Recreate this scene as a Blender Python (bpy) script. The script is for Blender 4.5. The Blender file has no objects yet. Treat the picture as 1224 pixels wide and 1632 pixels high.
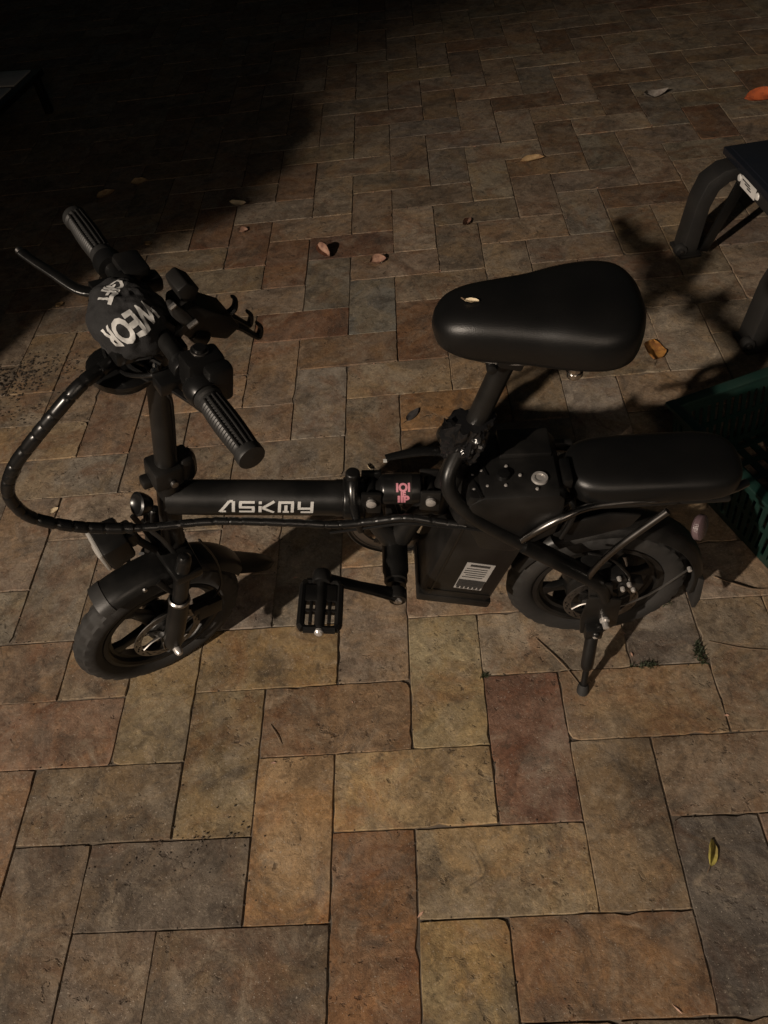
import bpy, bmesh, math, random
from mathutils import Vector as V, Matrix, noise as mnoise
R = math.radians
random.seed(7)
S = bpy.context.scene
C = S.collection

# ------------------------------------------------------------------ camera, sky, lamp, exposure
cam = bpy.data.objects.new('camera', bpy.data.cameras.new('camera')); C.objects.link(cam); S.camera = cam
yaw, pit, rol = 0.1025, 0.8452, -0.1516
fw = V((-math.sin(yaw)*math.cos(pit), math.cos(yaw)*math.cos(pit), -math.sin(pit)))
rt = V((math.cos(yaw), math.sin(yaw), 0)); up = rt.cross(fw)
r2 = rt*math.cos(rol) + up*math.sin(rol); u2 = up*math.cos(rol) - rt*math.sin(rol)
cam.matrix_world = Matrix(((r2.x, u2.x, -fw.x, 0.2355), (r2.y, u2.y, -fw.y, -0.6594), (r2.z, u2.z, -fw.z, 1.4544), (0, 0, 0, 1)))
cam.data.sensor_width = 36; cam.data.lens = 1244.8/1632*36; cam.data.clip_end = 200; cam.data.clip_start = 0.02

W = bpy.data.worlds.new('World'); S.world = W; W.use_nodes = True
nt = W.node_tree; nt.nodes.clear()
sky = nt.nodes.new('ShaderNodeTexSky'); sky.sky_type = 'NISHITA'; sky.sun_disc = False
sky.sun_elevation = R(3); sky.sun_rotation = R(225)
bg = nt.nodes.new('ShaderNodeBackground'); bg.inputs[1].default_value = 0.005
out = nt.nodes.new('ShaderNodeOutputWorld')
nt.links.new(sky.outputs[0], bg.inputs[0]); nt.links.new(bg.outputs[0], out.inputs[0])

LAMP = V((-4.0, -4.11, 3.78))
ld = bpy.data.lights.new('porch_lamp', 'SPOT'); ld.energy = 2200; ld.color = (1.0, 0.845, 0.69)
ld.shadow_soft_size = 0.07; ld.spot_size = R(37); ld.spot_blend = 1.0
lo = bpy.data.objects.new('porch_lamp', ld); C.objects.link(lo); lo.location = LAMP
lo.rotation_euler = (V((0.03, 0.3, 0)) - LAMP).to_track_quat('-Z', 'Y').to_euler()

wd = bpy.data.lights.new('fill_light', 'AREA'); wd.shape = 'RECTANGLE'; wd.size = 1.3; wd.size_y = 1.4; wd.energy = 3.4; wd.spread = R(75); wd.color = (1.0, .80, .62)  # unseen fill lamp added to lift the shadows; no window known here
wo = bpy.data.objects.new('fill_light', wd); C.objects.link(wo); wo.location = (0.7, -2.8, 1.9)
wo.rotation_euler = (V((0.3, 0.25, 0.0)) - wo.location).to_track_quat('-Z', 'Y').to_euler()
S.view_settings.view_transform = 'Standard'; S.view_settings.look = 'None'
S.view_settings.gamma = 1; S.view_settings.exposure = 0; S.view_settings.use_curve_mapping = False

# ------------------------------------------------------------------ materials
def nodes(name):
    m = bpy.data.materials.new(name); m.use_nodes = True
    t = m.node_tree; b = t.nodes['Principled BSDF']
    return m, t, b
def mat(name, col, rough=.5, metal=0, spec=.5, nscale=0, bump=0, var=0, rvar=0, trans=0, dust=None):
    m, t, b = nodes(name)
    b.inputs['Base Color'].default_value = (*col, 1); b.inputs['Roughness'].default_value = rough
    b.inputs['Metallic'].default_value = metal; b.inputs['Specular IOR Level'].default_value = spec
    if trans: b.inputs['Transmission Weight'].default_value = trans
    if nscale:
        tc = t.nodes.new('ShaderNodeTexCoord'); n = t.nodes.new('ShaderNodeTexNoise')
        n.inputs['Scale'].default_value = nscale; n.inputs['Detail'].default_value = 5
        t.links.new(tc.outputs['Object'], n.inputs['Vector'])
        if bump:
            bp = t.nodes.new('ShaderNodeBump'); bp.inputs['Strength'].default_value = bump; bp.inputs['Distance'].default_value = .002
            t.links.new(n.outputs[0], bp.inputs['Height']); t.links.new(bp.outputs[0], b.inputs['Normal'])
        n2 = t.nodes.new('ShaderNodeTexNoise'); n2.inputs['Scale'].default_value = 14; n2.inputs['Detail'].default_value = 7
        t.links.new(tc.outputs['Object'], n2.inputs['Vector'])
        if var or dust:
            mx = t.nodes.new('ShaderNodeMix'); mx.data_type = 'RGBA'
            d = dust or tuple(min(1, c*(1+var)) for c in col)
            mx.inputs[6].default_value = (*[c*(1-var*.5) for c in col], 1); mx.inputs[7].default_value = (*d, 1)
            rp = t.nodes.new('ShaderNodeMapRange'); rp.inputs[1].default_value = .42; rp.inputs[2].default_value = .75
            t.links.new(n2.outputs[0], rp.inputs[0]); t.links.new(rp.outputs[0], mx.inputs[0]); t.links.new(mx.outputs[2], b.inputs['Base Color'])
        if rvar:
            rr = t.nodes.new('ShaderNodeMapRange'); rr.inputs[1].default_value = .3; rr.inputs[2].default_value = .7
            rr.inputs[3].default_value = rough-rvar; rr.inputs[4].default_value = rough+rvar
            t.links.new(n2.outputs[0], rr.inputs[0]); t.links.new(rr.outputs[0], b.inputs['Roughness'])
    return m
M = dict(
    paint=mat('matt_black_paint', (.0055, .0055, .0054), .36, spec=.38, nscale=300, bump=.05, rvar=.08, dust=(.015, .014, .0128)),
    plastic=mat('black_plastic', (.0055, .0054, .0053), .4, spec=.35, nscale=500, bump=.12, rvar=.1, dust=(.015, .0138, .0125)),
    gloss=mat('glossy_black_plastic', (.006, .006, .006), .3, nscale=60, bump=.03, rvar=.06),
    vinyl=mat('black_vinyl', (.0048, .0048, .0048), .37, spec=.42, nscale=700, bump=.16, rvar=.04, dust=(.006, .0058, .0056)),
    rubber=mat('tyre_rubber', (.0125, .012, .0115), .75, nscale=200, bump=.2, dust=(.021, .019, .0172)),
    grip=mat('grip_rubber', (.012, .0118, .0115), .5, nscale=300, bump=.1, rvar=.06),
    tape=mat('shiny_black_film', (.009, .009, .0095), .17, nscale=120, bump=.35, rvar=.05),
    cloth=mat('black_cloth', (.008, .008, .0088), .85, nscale=900, bump=.5, var=.4),
    chrome=mat('bright_steel', (.62, .6, .57), .2, 1, nscale=100, bump=.03, rvar=.06),
    steel=mat('brake_steel', (.24, .225, .21), .46, 1, nscale=80, bump=.05, rvar=.08),
    alu=mat('satin_aluminium', (.3, .29, .28), .35, 1, nscale=100, rvar=.08),
    white=mat('white_print', (.46, .46, .45), .55, nscale=80, var=.12),
    pink=mat('pink_print', (.5, .2, .25), .5, nscale=80, var=.2),
    label=mat('grey_label', (.33, .32, .31), .5, nscale=60, var=.2),
    ink=mat('label_ink', (.03, .03, .03), .5),
    lens=mat('clear_lens', (.34, .33, .31), .12, nscale=90, bump=.3),
    red=mat('red_lens', (.3, .03, .03), .15),
    reflector=mat('pale_reflector', (.11, .075, .082), .25, nscale=400, bump=.6),
    green=mat('green_crate_plastic', (.006, .024, .019), .45, nscale=150, bump=.08, rvar=.08, dust=(.012, .03, .023)),
    grey=mat('dark_grey_plastic', (.016, .0156, .0152), .5, nscale=300, bump=.1, dust=(.026, .024, .022)),
    blue=mat('dark_blue_plastic', (.012, .014, .02), .35, nscale=300, bump=.1, rvar=.1),
    sticker=mat('white_sticker', (.7, .69, .67), .45, nscale=50, var=.2),
    soil=mat('dry_soil', (.05, .04, .03), .95, nscale=200, bump=.5, var=.6),
    twig=mat('dry_twig', (.16, .11, .07), .8, nscale=200, bump=.3, var=.4),
    grass=mat('grass_blade', (.035, .045, .022), .6, nscale=30, var=.6),
    foliage=mat('shrub_leaf', (.04, .075, .025), .55, nscale=10, var=.5),
    bark=mat('shrub_bark', (.09, .065, .045), .9, nscale=40, bump=.6, var=.4),
    clay=mat('clay_pot', (.26, .11, .06), .8, nscale=30, bump=.2, var=.3),
    silver=mat('zinc_plated_metal', (.5, .48, .46), .3, .55, nscale=120, rvar=.1),
    darkmetal=mat('dark_bare_metal', (.16, .155, .15), .3, 1, nscale=90, rvar=.08),
    tile=mat('pale_table_tile', (.62, .6, .57), .4, nscale=20, var=.2),
)
def leafmat(name, col, col2):
    m, t, b = nodes(name)
    b.inputs['Roughness'].default_value = .65
    tc = t.nodes.new('ShaderNodeTexCoord'); n = t.nodes.new('ShaderNodeTexNoise'); n.inputs['Scale'].default_value = 55; n.inputs['Detail'].default_value = 6
    mx = t.nodes.new('ShaderNodeMix'); mx.data_type = 'RGBA'; mx.inputs[6].default_value = (*col, 1); mx.inputs[7].default_value = (*col2, 1)
    rp = t.nodes.new('ShaderNodeMapRange'); rp.inputs[1].default_value = .45; rp.inputs[2].default_value = .62
    bp = t.nodes.new('ShaderNodeBump'); bp.inputs['Strength'].default_value = .4; bp.inputs['Distance'].default_value = .002
    t.links.new(tc.outputs['Object'], n.inputs['Vector']); t.links.new(n.outputs[0], rp.inputs[0]); t.links.new(rp.outputs[0], mx.inputs[0])
    t.links.new(mx.outputs[2], b.inputs['Base Color']); t.links.new(n.outputs[0], bp.inputs['Height']); t.links.new(bp.outputs[0], b.inputs['Normal'])
    return m
LM = dict(tan=leafmat('tan_leaf', (.42, .29, .15), (.3, .18, .09)), pale=leafmat('pale_leaf', (.6, .5, .34), (.45, .33, .2)),
          orange=leafmat('orange_leaf', (.5, .24, .06), (.3, .13, .04)), red=leafmat('red_leaf', (.55, .13, .04), (.4, .1, .04)),
          pinkish=leafmat('pinkish_brown_leaf', (.4, .24, .17), (.22, .12, .09)), grey=leafmat('grey_leaf', (.3, .27, .24), (.2, .17, .15)),
          olive=leafmat('yellow_green_leaf', (.42, .36, .09), (.24, .19, .06)), dark=leafmat('dark_leaf', (.06, .055, .055), (.04, .035, .035)))

def stone_material(name, geo):
    m, t, b = nodes(name); N = t.nodes.new; L = t.links.new
    g = N('ShaderNodeNewGeometry'); oi = N('ShaderNodeObjectInfo'); at = N('ShaderNodeAttribute')
    at.attribute_type = 'GEOMETRY' if geo else 'OBJECT'; at.attribute_name = 'tone'
    off = N('ShaderNodeVectorMath'); off.operation = 'SCALE'; L(at.outputs['Color'], off.inputs[0]); off.inputs['Scale'].default_value = 90
    pos = N('ShaderNodeVectorMath'); pos.operation = 'ADD'; L(g.outputs['Position'], pos.inputs[0]); L(off.outputs[0], pos.inputs[1])
    def noise(scale, det=6, rough=.6, dist=0, lo=.35, hi=.65, a=0., c=1.):
        n = N('ShaderNodeTexNoise'); n.inputs['Scale'].default_value = scale; n.inputs['Detail'].default_value = det
        n.inputs['Roughness'].default_value = rough; n.inputs['Distortion'].default_value = dist
        L(pos.outputs[0], n.inputs['Vector'])
        r = N('ShaderNodeMapRange'); r.inputs[1].default_value = lo; r.inputs[2].default_value = hi; r.inputs[3].default_value = a; r.inputs[4].default_value = c
        L(n.outputs[0], r.inputs[0]); return r.outputs[0]
    def mix(f, a, c, mode='MIX'):
        x = N('ShaderNodeMix'); x.data_type = 'RGBA'; x.blend_type = mode
        for s, v in ((0, f), (6, a), (7, c)):
            if isinstance(v, (int, float)): x.inputs[s].default_value = v
            elif isinstance(v, tuple): x.inputs[s].default_value = (*v, 1)
            else: L(v, x.inputs[s])
        return x.outputs[2]
    def math_(op, a, c):
        x = N('ShaderNodeMath'); x.operation = op
        for s, v in ((0, a), (1, c)):
            if isinstance(v, (int, float)): x.inputs[s].default_value = v
            else: L(v, x.inputs[s])
        return x.outputs[0]
    col = at.outputs['Color']
    c1 = mix(1.0, col, (.60, .57, .55), 'MULTIPLY'); c2 = mix(1.0, col, (1.38, 1.36, 1.3), 'MULTIPLY')
    c1 = mix(1.0, col, (.66, .63, .60), 'MULTIPLY'); c2 = mix(1.0, col, (1.26, 1.25, 1.2), 'MULTIPLY')
    base = mix(noise(7, 12, .72, .9, .41, .59), c1, c2)
    base = mix(noise(5.0, 8, .68, 1.0, .47, .60, 0, .8), base, mix(1.0, col, (1.22, 1.05, .80), 'MULTIPLY'))
    base = mix(noise(4.4, 9, .72, 1.4, .50, .62, 0, .65), base, mix(1.0, col, (.82, .56, .42), 'MULTIPLY'))
    base = mix(noise(11, 10, .76, .9, .52, .66, 0, .55), base, (.32, .265, .195))
    base = mix(noise(6.5, 9, .74, 1.4, .51, .64, 0, .6), base, (.075, .064, .053))
    base = mix(noise(38, 9, .78, .8, .48, .60, 0, .55), base, mix(1.0, base, (.42, .38, .34), 'MULTIPLY'))
    base = mix(noise(55, 8, .78, .6, .52, .64, 0, .5), base, mix(1.0, base, (1.75, 1.68, 1.58), 'MULTIPLY'))
    base = mix(noise(190, 3, .7, 0, .38, .64, 0, .35), base, mix(1.0, base, (.5, .48, .46), 'MULTIPLY'))
    base = mix(noise(260, 2, .6, 0, .66, .72, 0, .6), base, (.42, .37, .31))
    def wnoise(scale, det, lo, hi, a, c, rough=.65, dist=.8):
        n = N('ShaderNodeTexNoise'); n.inputs['Scale'].default_value = scale; n.inputs['Detail'].default_value = det; n.inputs['Roughness'].default_value = rough; n.inputs['Distortion'].default_value = dist
        L(g.outputs['Position'], n.inputs['Vector'])
        r = N('ShaderNodeMapRange'); r.inputs[1].default_value = lo; r.inputs[2].default_value = hi; r.inputs[3].default_value = a; r.inputs[4].default_value = c
        L(n.outputs[0], r.inputs[0]); return r.outputs[0]
    base = mix(wnoise(2.6, 8, .55, .68, 0, .55), base, mix(1.0, base, (.50, .46, .42), 'MULTIPLY'))
    base = mix(wnoise(16, 6, .62, .70, 0, .55, .6, 1.2), base, (.05, .04, .03))
    base = mix(wnoise(3.7, 9, .54, .70, 0, .38, .72), base, (.30, .26, .21))
    pits = math_('MULTIPLY', noise(64, 4, .6, .3, .60, .68), noise(8, 4, .6, 0, .50, .62))
    cracks = math_('MULTIPLY', noise(22, 8, .8, 1.6, .635, .68), noise(5, 3, .5, 0, .52, .62))
    hole = math_('MAXIMUM', pits, cracks)
    base = mix(math_('MULTIPLY', hole, .6), base, (.035, .026, .02))
    L(base, b.inputs['Base Color'])
    h = math_('ADD', math_('MULTIPLY', noise(30, 9, .74, .4, .2, .8), .75), math_('MULTIPLY', noise(150, 5, .7, 0, .2, .8), .32))
    h = math_('ADD', h, math_('MULTIPLY', noise(7, 5, .55, 0, .2, .8), 1.1))
    h = math_('SUBTRACT', h, math_('MULTIPLY', hole, .8))
    bp = N('ShaderNodeBump'); bp.inputs['Strength'].default_value = .55; bp.inputs['Distance'].default_value = .0045
    L(h, bp.inputs['Height']); L(bp.outputs[0], b.inputs['Normal'])
    L(noise(20, 4, .6, 0, .3, .7, .62, .88), b.inputs['Roughness']); b.inputs['Specular IOR Level'].default_value = .3
    return m
M['stone'] = stone_material('paver_stone', False); M['stone_far'] = stone_material('paver_stone_far', True)

# ------------------------------------------------------------------ mesh helpers
class MB:
    def __init__(s): s.v = []; s.f = []
    def add(s, vs, fs):
        o = len(s.v); s.v += [tuple(p) for p in vs]; s.f += [[i+o for i in f] for f in fs]; return s
    def tube(s, path, r, n=12, smooth=4, cap=True, flat=1.0):
        P = [V(p) for p in path]; rr = r if isinstance(r, (list, tuple)) else [r]*len(P)
        if smooth and len(P) > 2:
            Q = []; q = []
            for i in range(len(P)-1):
                a, b, c, d = P[max(i-1, 0)], P[i], P[i+1], P[min(i+2, len(P)-1)]
                for k in range(smooth):
                    t = k/smooth
                    Q.append(.5*((2*b)+(c-a)*t+(2*a-5*b+4*c-d)*t*t+(3*b-a-3*c+d)*t**3)); q.append(rr[i]+(rr[i+1]-rr[i])*t)
            Q.append(P[-1]); q.append(rr[-1]); P, rr = Q, q
        vs = []; fs = []; T0 = (P[1]-P[0]).normalized()
        x = T0.orthogonal().normalized() if abs(T0.z) > .9 else T0.cross(V((0, 0, 1))).normalized()
        for i, p in enumerate(P):
            T = (P[min(i+1, len(P)-1)]-P[max(i-1, 0)]).normalized()
            x = (x-T*x.dot(T)).normalized(); y = T.cross(x)
            for k in range(n):
                a = 2*math.pi*k/n; vs.append(p+x*(math.cos(a)*rr[i])+y*(math.sin(a)*rr[i]*flat))
        for i in range(len(P)-1):
            for k in range(n):
                fs.append([i*n+k, i*n+(k+1) % n, (i+1)*n+(k+1) % n, (i+1)*n+k])
        if cap: fs.append(list(range(n))[::-1]); fs.append([(len(P)-1)*n+k for k in range(n)])
        return s.add(vs, fs)
    def lathe(s, prof, o, ax, n=32, ref=None, a0=0, a1=360, close=False, mod=None, cap=True):
        o = V(o); ax = V(ax).normalized(); x = V(ref) if ref else ax.orthogonal(); x = (x-ax*x.dot(ax)).normalized(); y = ax.cross(x)
        full = abs(a1-a0) >= 360; m = n if full else n+1; k = len(prof); vs = []; fs = []
        for i in range(m):
            a = R(a0+(a1-a0)*i/n); e = x*math.cos(a)+y*math.sin(a)
            for j, (r, h) in enumerate(prof):
                if mod: r = r+mod(i, j)
                vs.append(o+e*r+ax*h)
        for i in range(n):
            i2 = (i+1) % m
            for j in range(k if close else k-1):
                j2 = (j+1) % k; fs.append([i*k+j, i2*k+j, i2*k+j2, i*k+j2])
        if not close and full and cap:
            if prof[0][0] > 1e-5: fs.append([i*k for i in range(m)][::-1])
            if prof[-1][0] > 1e-5: fs.append([i*k+k-1 for i in range(m)])
        if close and not full:
            fs.append([j for j in range(k)]); fs.append([(m-1)*k+j for j in range(k)][::-1])
        return s.add(vs, fs)
    def box(s, c, size, X=(1, 0, 0), Y=(0, 1, 0), Z=None, taper=1.0):
        X, Y = V(X).normalized(), V(Y).normalized(); Z = V(Z).normalized() if Z else X.cross(Y); c = V(c); a, b, d = (q/2 for q in size)
        vs = []
        for k in (-1, 1):
            t = taper if k > 0 else 1
            vs += [c+X*(i*a*t)+Y*(j*b*t)+Z*(k*d) for i, j in ((-1, -1), (1, -1), (1, 1), (-1, 1))]
        return s.add(vs, [[3, 2, 1, 0], [4, 5, 6, 7], [0, 1, 5, 4], [1, 2, 6, 5], [2, 3, 7, 6], [3, 0, 4, 7]])
    def prism(s, pts, D):
        pts = [V(p) for p in pts]; D = V(D); n = len(pts)
        fs = [list(range(n)), [n+i for i in range(n)][::-1]] + [[i, n+i, n+(i+1) % n, (i+1) % n] for i in range(n)]
        return s.add([p-D/2 for p in pts]+[p+D/2 for p in pts], fs)
    def loft(s, rings):
        n = len(rings[0]); vs = [p for r in rings for p in r]
        fs = [[i*n+k, i*n+(k+1) % n, (i+1)*n+(k+1) % n, (i+1)*n+k] for i in range(len(rings)-1) for k in range(n)]
        fs += [list(range(n))[::-1], [(len(rings)-1)*n+k for k in range(n)]]
        return s.add(vs, fs)
    def build(s, name, material, parent=None, bev=0, ang=38, bevang=50, segs=2):
        bm = bmesh.new(); vv = [bm.verts.new(p) for p in s.v]
        for f in s.f:
            try: bm.faces.new([vv[i] for i in f])
            except ValueError: pass
        bmesh.ops.recalc_face_normals(bm, faces=bm.faces[:])
        if bev:
            es = [e for e in bm.edges if len(e.link_faces) == 2 and e.calc_face_angle(0) > R(bevang)]
            bmesh.ops.bevel(bm, geom=es, offset=bev, segments=segs, profile=.5, affect='EDGES', clamp_overlap=True)
        me = bpy.data.meshes.new(name); bm.to_mesh(me); bm.free()
        me.shade_smooth(); me.set_sharp_from_angle(angle=R(ang)); me.materials.append(material)
        o = bpy.data.objects.new(name, me); C.objects.link(o)
        if parent: o.parent = parent
        return o
def tag(o, label=None, cat=None, group=None, kind=None):
    for k, v in (('label', label), ('category', cat), ('group', group), ('kind', kind)):
        if v: o[k] = v
    return o
def empty(name, loc, rot=(0, 0, 0)):
    o = bpy.data.objects.new(name, None); C.objects.link(o); o.location = loc; o.rotation_euler = rot; o.empty_display_size = .05; return o
def text_mesh(body, size, bold=.02, space=1.0):
    cu = bpy.data.curves.new('lettering', 'FONT'); cu.body = body; cu.size = size; cu.offset = bold*size; cu.space_character = space
    cu.align_x = 'CENTER'; cu.align_y = 'CENTER'; cu.resolution_u = 3
    ob = bpy.data.objects.new('lettering_source', cu); C.objects.link(ob); bpy.context.view_layer.update()
    me = bpy.data.meshes.new_from_object(ob.evaluated_get(bpy.context.evaluated_depsgraph_get()))
    bm = bmesh.new(); bm.from_mesh(me)
    bmesh.ops.triangulate(bm, faces=bm.faces[:])
    for _ in range(3):
        es = [e for e in bm.edges if e.calc_length() > size*.14]
        if es: bmesh.ops.subdivide_edges(bm, edges=es, cuts=1); bmesh.ops.triangulate(bm, faces=bm.faces[:])
    bm.verts.index_update()
    r = [v.co.copy() for v in bm.verts], [[v.index for v in f.verts] for f in bm.faces]
    bm.free(); bpy.data.objects.remove(ob); bpy.data.curves.remove(cu); bpy.data.meshes.remove(me)
    return r

# ------------------------------------------------------------------ the paved ground
U = 0.1524
bm_ = MB().add([(-30, -12, -.0030), (30, -12, -.0030), (30, 40, -.0030), (-30, 40, -.0030)], [[0, 1, 2, 3]])
ground = tag(bm_.build('ground', mat('joint_sand', (.115, .092, .07), .95, nscale=160, bump=.6, var=.6)), kind='structure')
patio = tag(empty('paved_patio', (0, 0, 0)), kind='structure')
PAL = [(.27, .222, .17), (.255, .21, .162), (.235, .193, .152), (.245, .192, .143), (.225, .178, .137), (.22, .165, .122), (.195, .132, .092), (.215, .188, .16), (.25, .192, .136), (.24, .2, .158)]
WT = [3, 4, 4, 4, 3, 2, 2, 3, 2, 3]
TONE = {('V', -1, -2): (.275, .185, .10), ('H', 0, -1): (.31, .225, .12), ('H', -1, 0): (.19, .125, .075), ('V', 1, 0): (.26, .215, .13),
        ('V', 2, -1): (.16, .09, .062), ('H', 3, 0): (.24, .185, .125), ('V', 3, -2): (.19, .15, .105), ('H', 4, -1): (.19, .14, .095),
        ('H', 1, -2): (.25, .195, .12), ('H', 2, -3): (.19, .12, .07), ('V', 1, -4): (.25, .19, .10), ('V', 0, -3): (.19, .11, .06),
        ('V', -2, -1): (.19, .15, .09), ('H', -4, -1): (.15, .118, .086), ('H', -3, -2): (.12, .097, .076), ('H', -2, -3): (.14, .108, .08),  # lower-left tones: greyer stone, darkened further for the dimmer light there
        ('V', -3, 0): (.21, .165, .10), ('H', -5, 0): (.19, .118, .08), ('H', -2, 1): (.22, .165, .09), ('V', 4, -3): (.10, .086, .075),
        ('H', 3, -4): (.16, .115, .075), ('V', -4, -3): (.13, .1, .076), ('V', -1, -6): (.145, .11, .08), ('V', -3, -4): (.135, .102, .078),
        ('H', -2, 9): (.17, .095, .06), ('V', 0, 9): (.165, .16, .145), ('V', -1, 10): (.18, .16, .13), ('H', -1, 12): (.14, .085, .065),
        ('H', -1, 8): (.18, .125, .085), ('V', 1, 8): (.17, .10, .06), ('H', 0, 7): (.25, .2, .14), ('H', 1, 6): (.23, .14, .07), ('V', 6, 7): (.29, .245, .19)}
def visible(x, y):
    d = V((x, y, 0))-V((.2355, -.6594, 1.4544)); z = d.dot(fw)
    if z < .1: return 9
    return max(abs(d.dot(r2)/z*1244.8)/612, abs(d.dot(u2)/z*1244.8)/816)
def stone_outline(hw, hd, seed):
    """perimeter points of one hand-worn paver; returns (top ring, shoulder ring, foot ring)"""
    rg = random.Random(seed); pts = []
    def side(a, b, n): return [tuple(a[k]+(b[k]-a[k])*i/n for k in (0, 1)) for i in range(n)]
    cs = [(-hw, -hd), (hw, -hd), (hw, hd), (-hw, hd)]
    ph = rg.random()*50
    for i in range(4):
        n = 14 if i % 2 == 0 else 8
        for p in side(cs[i], cs[(i+1) % 4], n): pts.append(p)
    top, sh, ft = [], [], []
    for (x, y) in pts:
        k = 1.6*mnoise.noise(V((x*26+ph, y*26, 0)))+1.3*mnoise.noise(V((x*110, y*110+ph, 1)))
        corner = abs(abs(x)-hw) < 1e-6 and abs(abs(y)-hd) < 1e-6
        ins = .0006+.0005*k+(.0022*rg.random() if corner else 0)+(.0055*rg.random()**2 if rg.random() < .14 else 0)
        ins = max(ins, .0002)
        sx = (1-ins/hw) if abs(abs(x)-hw) < 1e-6 else 1
        sy = (1-ins/hd) if abs(abs(y)-hd) < 1e-6 else 1
        ch = .0008+.0012*rg.random()
        tx = x*sx*(1-ch/hw) if abs(abs(x)-hw) < .004 else x*sx; ty = y*sy*(1-ch/hd) if abs(abs(y)-hd) < .004 else y*sy
        top.append((tx, ty, .0006*mnoise.noise(V((x*15, y*15, ph))))); sh.append((x*sx, y*sy, -.0014-.0010*rg.random())); ft.append((x*sx, y*sy, -.016))
    return top, sh, ft
def stone_faces(n, o=0):
    fs = [[o+i for i in range(n)]]
    for a in (0, 1):
        for i in range(n): fs.append([o+a*n+i, o+(a+1)*n+i, o+(a+1)*n+(i+1) % n, o+a*n+(i+1) % n])
    return fs
VAR = []
for k in range(14):
    t_, s_, f_ = stone_outline(U-.0004, U/2-.0004, 100+k); n = len(t_)
    me = bpy.data.meshes.new('paving_stone'); me.from_pydata(t_+s_+f_, [], stone_faces(n)); me.materials.append(M['stone']); me.shade_smooth(); me.set_sharp_from_angle(angle=R(30)); VAR.append(me)
stones = []
for a in range(-40, 44):
    for b in range(-9, 62):
        if (a+b) % 4 == 3: stones.append(('H', a, b, (a+1)*U, (b+.5)*U))
        elif (a+b) % 4 == 1: stones.append(('V', a, b, (a+.5)*U, (b+1)*U))
def dist(s): return (V((s[3], s[4], 0))-V((.2355, -.6594, 1.4544))).length
vis = sorted([s for s in stones if visible(s[3], s[4]) < 1.12], key=dist)
rest = [s for s in stones if not visible(s[3], s[4]) < 1.12 and visible(s[3], s[4]) < 2.2 and abs(s[3]) < 4 and s[4] < 8.5] + vis[300:]
rg = random.Random(3)
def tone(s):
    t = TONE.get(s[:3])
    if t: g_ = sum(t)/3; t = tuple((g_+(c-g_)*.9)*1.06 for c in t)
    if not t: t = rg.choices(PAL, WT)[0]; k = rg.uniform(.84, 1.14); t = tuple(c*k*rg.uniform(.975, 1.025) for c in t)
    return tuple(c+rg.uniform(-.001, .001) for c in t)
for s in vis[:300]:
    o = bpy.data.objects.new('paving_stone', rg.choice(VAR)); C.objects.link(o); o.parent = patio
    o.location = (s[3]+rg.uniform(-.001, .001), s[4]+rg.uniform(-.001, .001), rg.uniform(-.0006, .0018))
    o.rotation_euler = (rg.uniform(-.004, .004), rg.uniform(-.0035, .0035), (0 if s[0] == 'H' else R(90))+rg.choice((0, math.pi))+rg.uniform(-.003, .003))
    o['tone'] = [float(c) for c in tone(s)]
fv, ff, fc = [], [], []
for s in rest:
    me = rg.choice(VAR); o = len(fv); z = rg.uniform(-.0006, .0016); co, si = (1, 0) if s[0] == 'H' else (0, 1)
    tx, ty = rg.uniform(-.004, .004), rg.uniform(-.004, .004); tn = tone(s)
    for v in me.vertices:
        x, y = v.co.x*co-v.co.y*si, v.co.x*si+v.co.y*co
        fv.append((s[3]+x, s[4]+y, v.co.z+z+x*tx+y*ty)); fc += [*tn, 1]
    ff += [[i+o for i in p.vertices] for p in me.polygons]
me = bpy.data.meshes.new('far_paving_stones'); me.from_pydata(fv, [], ff); me.materials.append(M['stone_far']); me.shade_smooth(); me.set_sharp_from_angle(angle=R(30))
ca = me.color_attributes.new('tone', 'FLOAT_COLOR', 'POINT'); ca.data.foreach_set('color', fc)
o = bpy.data.objects.new('far_paving_stones', me); C.objects.link(o); o.parent = patio; tag(o, kind='stuff')

# ------------------------------------------------------------------ the folding bicycle
bike = empty('folding_electric_bicycle', (0, .264, 0), (R(3), 0, 0))
tag(bike, 'black folding electric bicycle with small wheels leaning on its kickstand', 'bicycle')
A = V((-.242, 0, .415)); c34, s34 = math.cos(R(34)), math.sin(R(34))
UU = V((.253, 0, .967)); F0 = V((-.967, 0, .253)); L0 = V((0, -1, 0))
FF = F0*c34+L0*s34; LL = L0*c34-F0*s34
def FP(f, l, u): return A+FF*f+LL*l+UU*u
P = {}
def part(name, mb, m, parent=None, **k): return mb.build(name, M[m] if isinstance(m, str) else m, parent or bike, **k)

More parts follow.
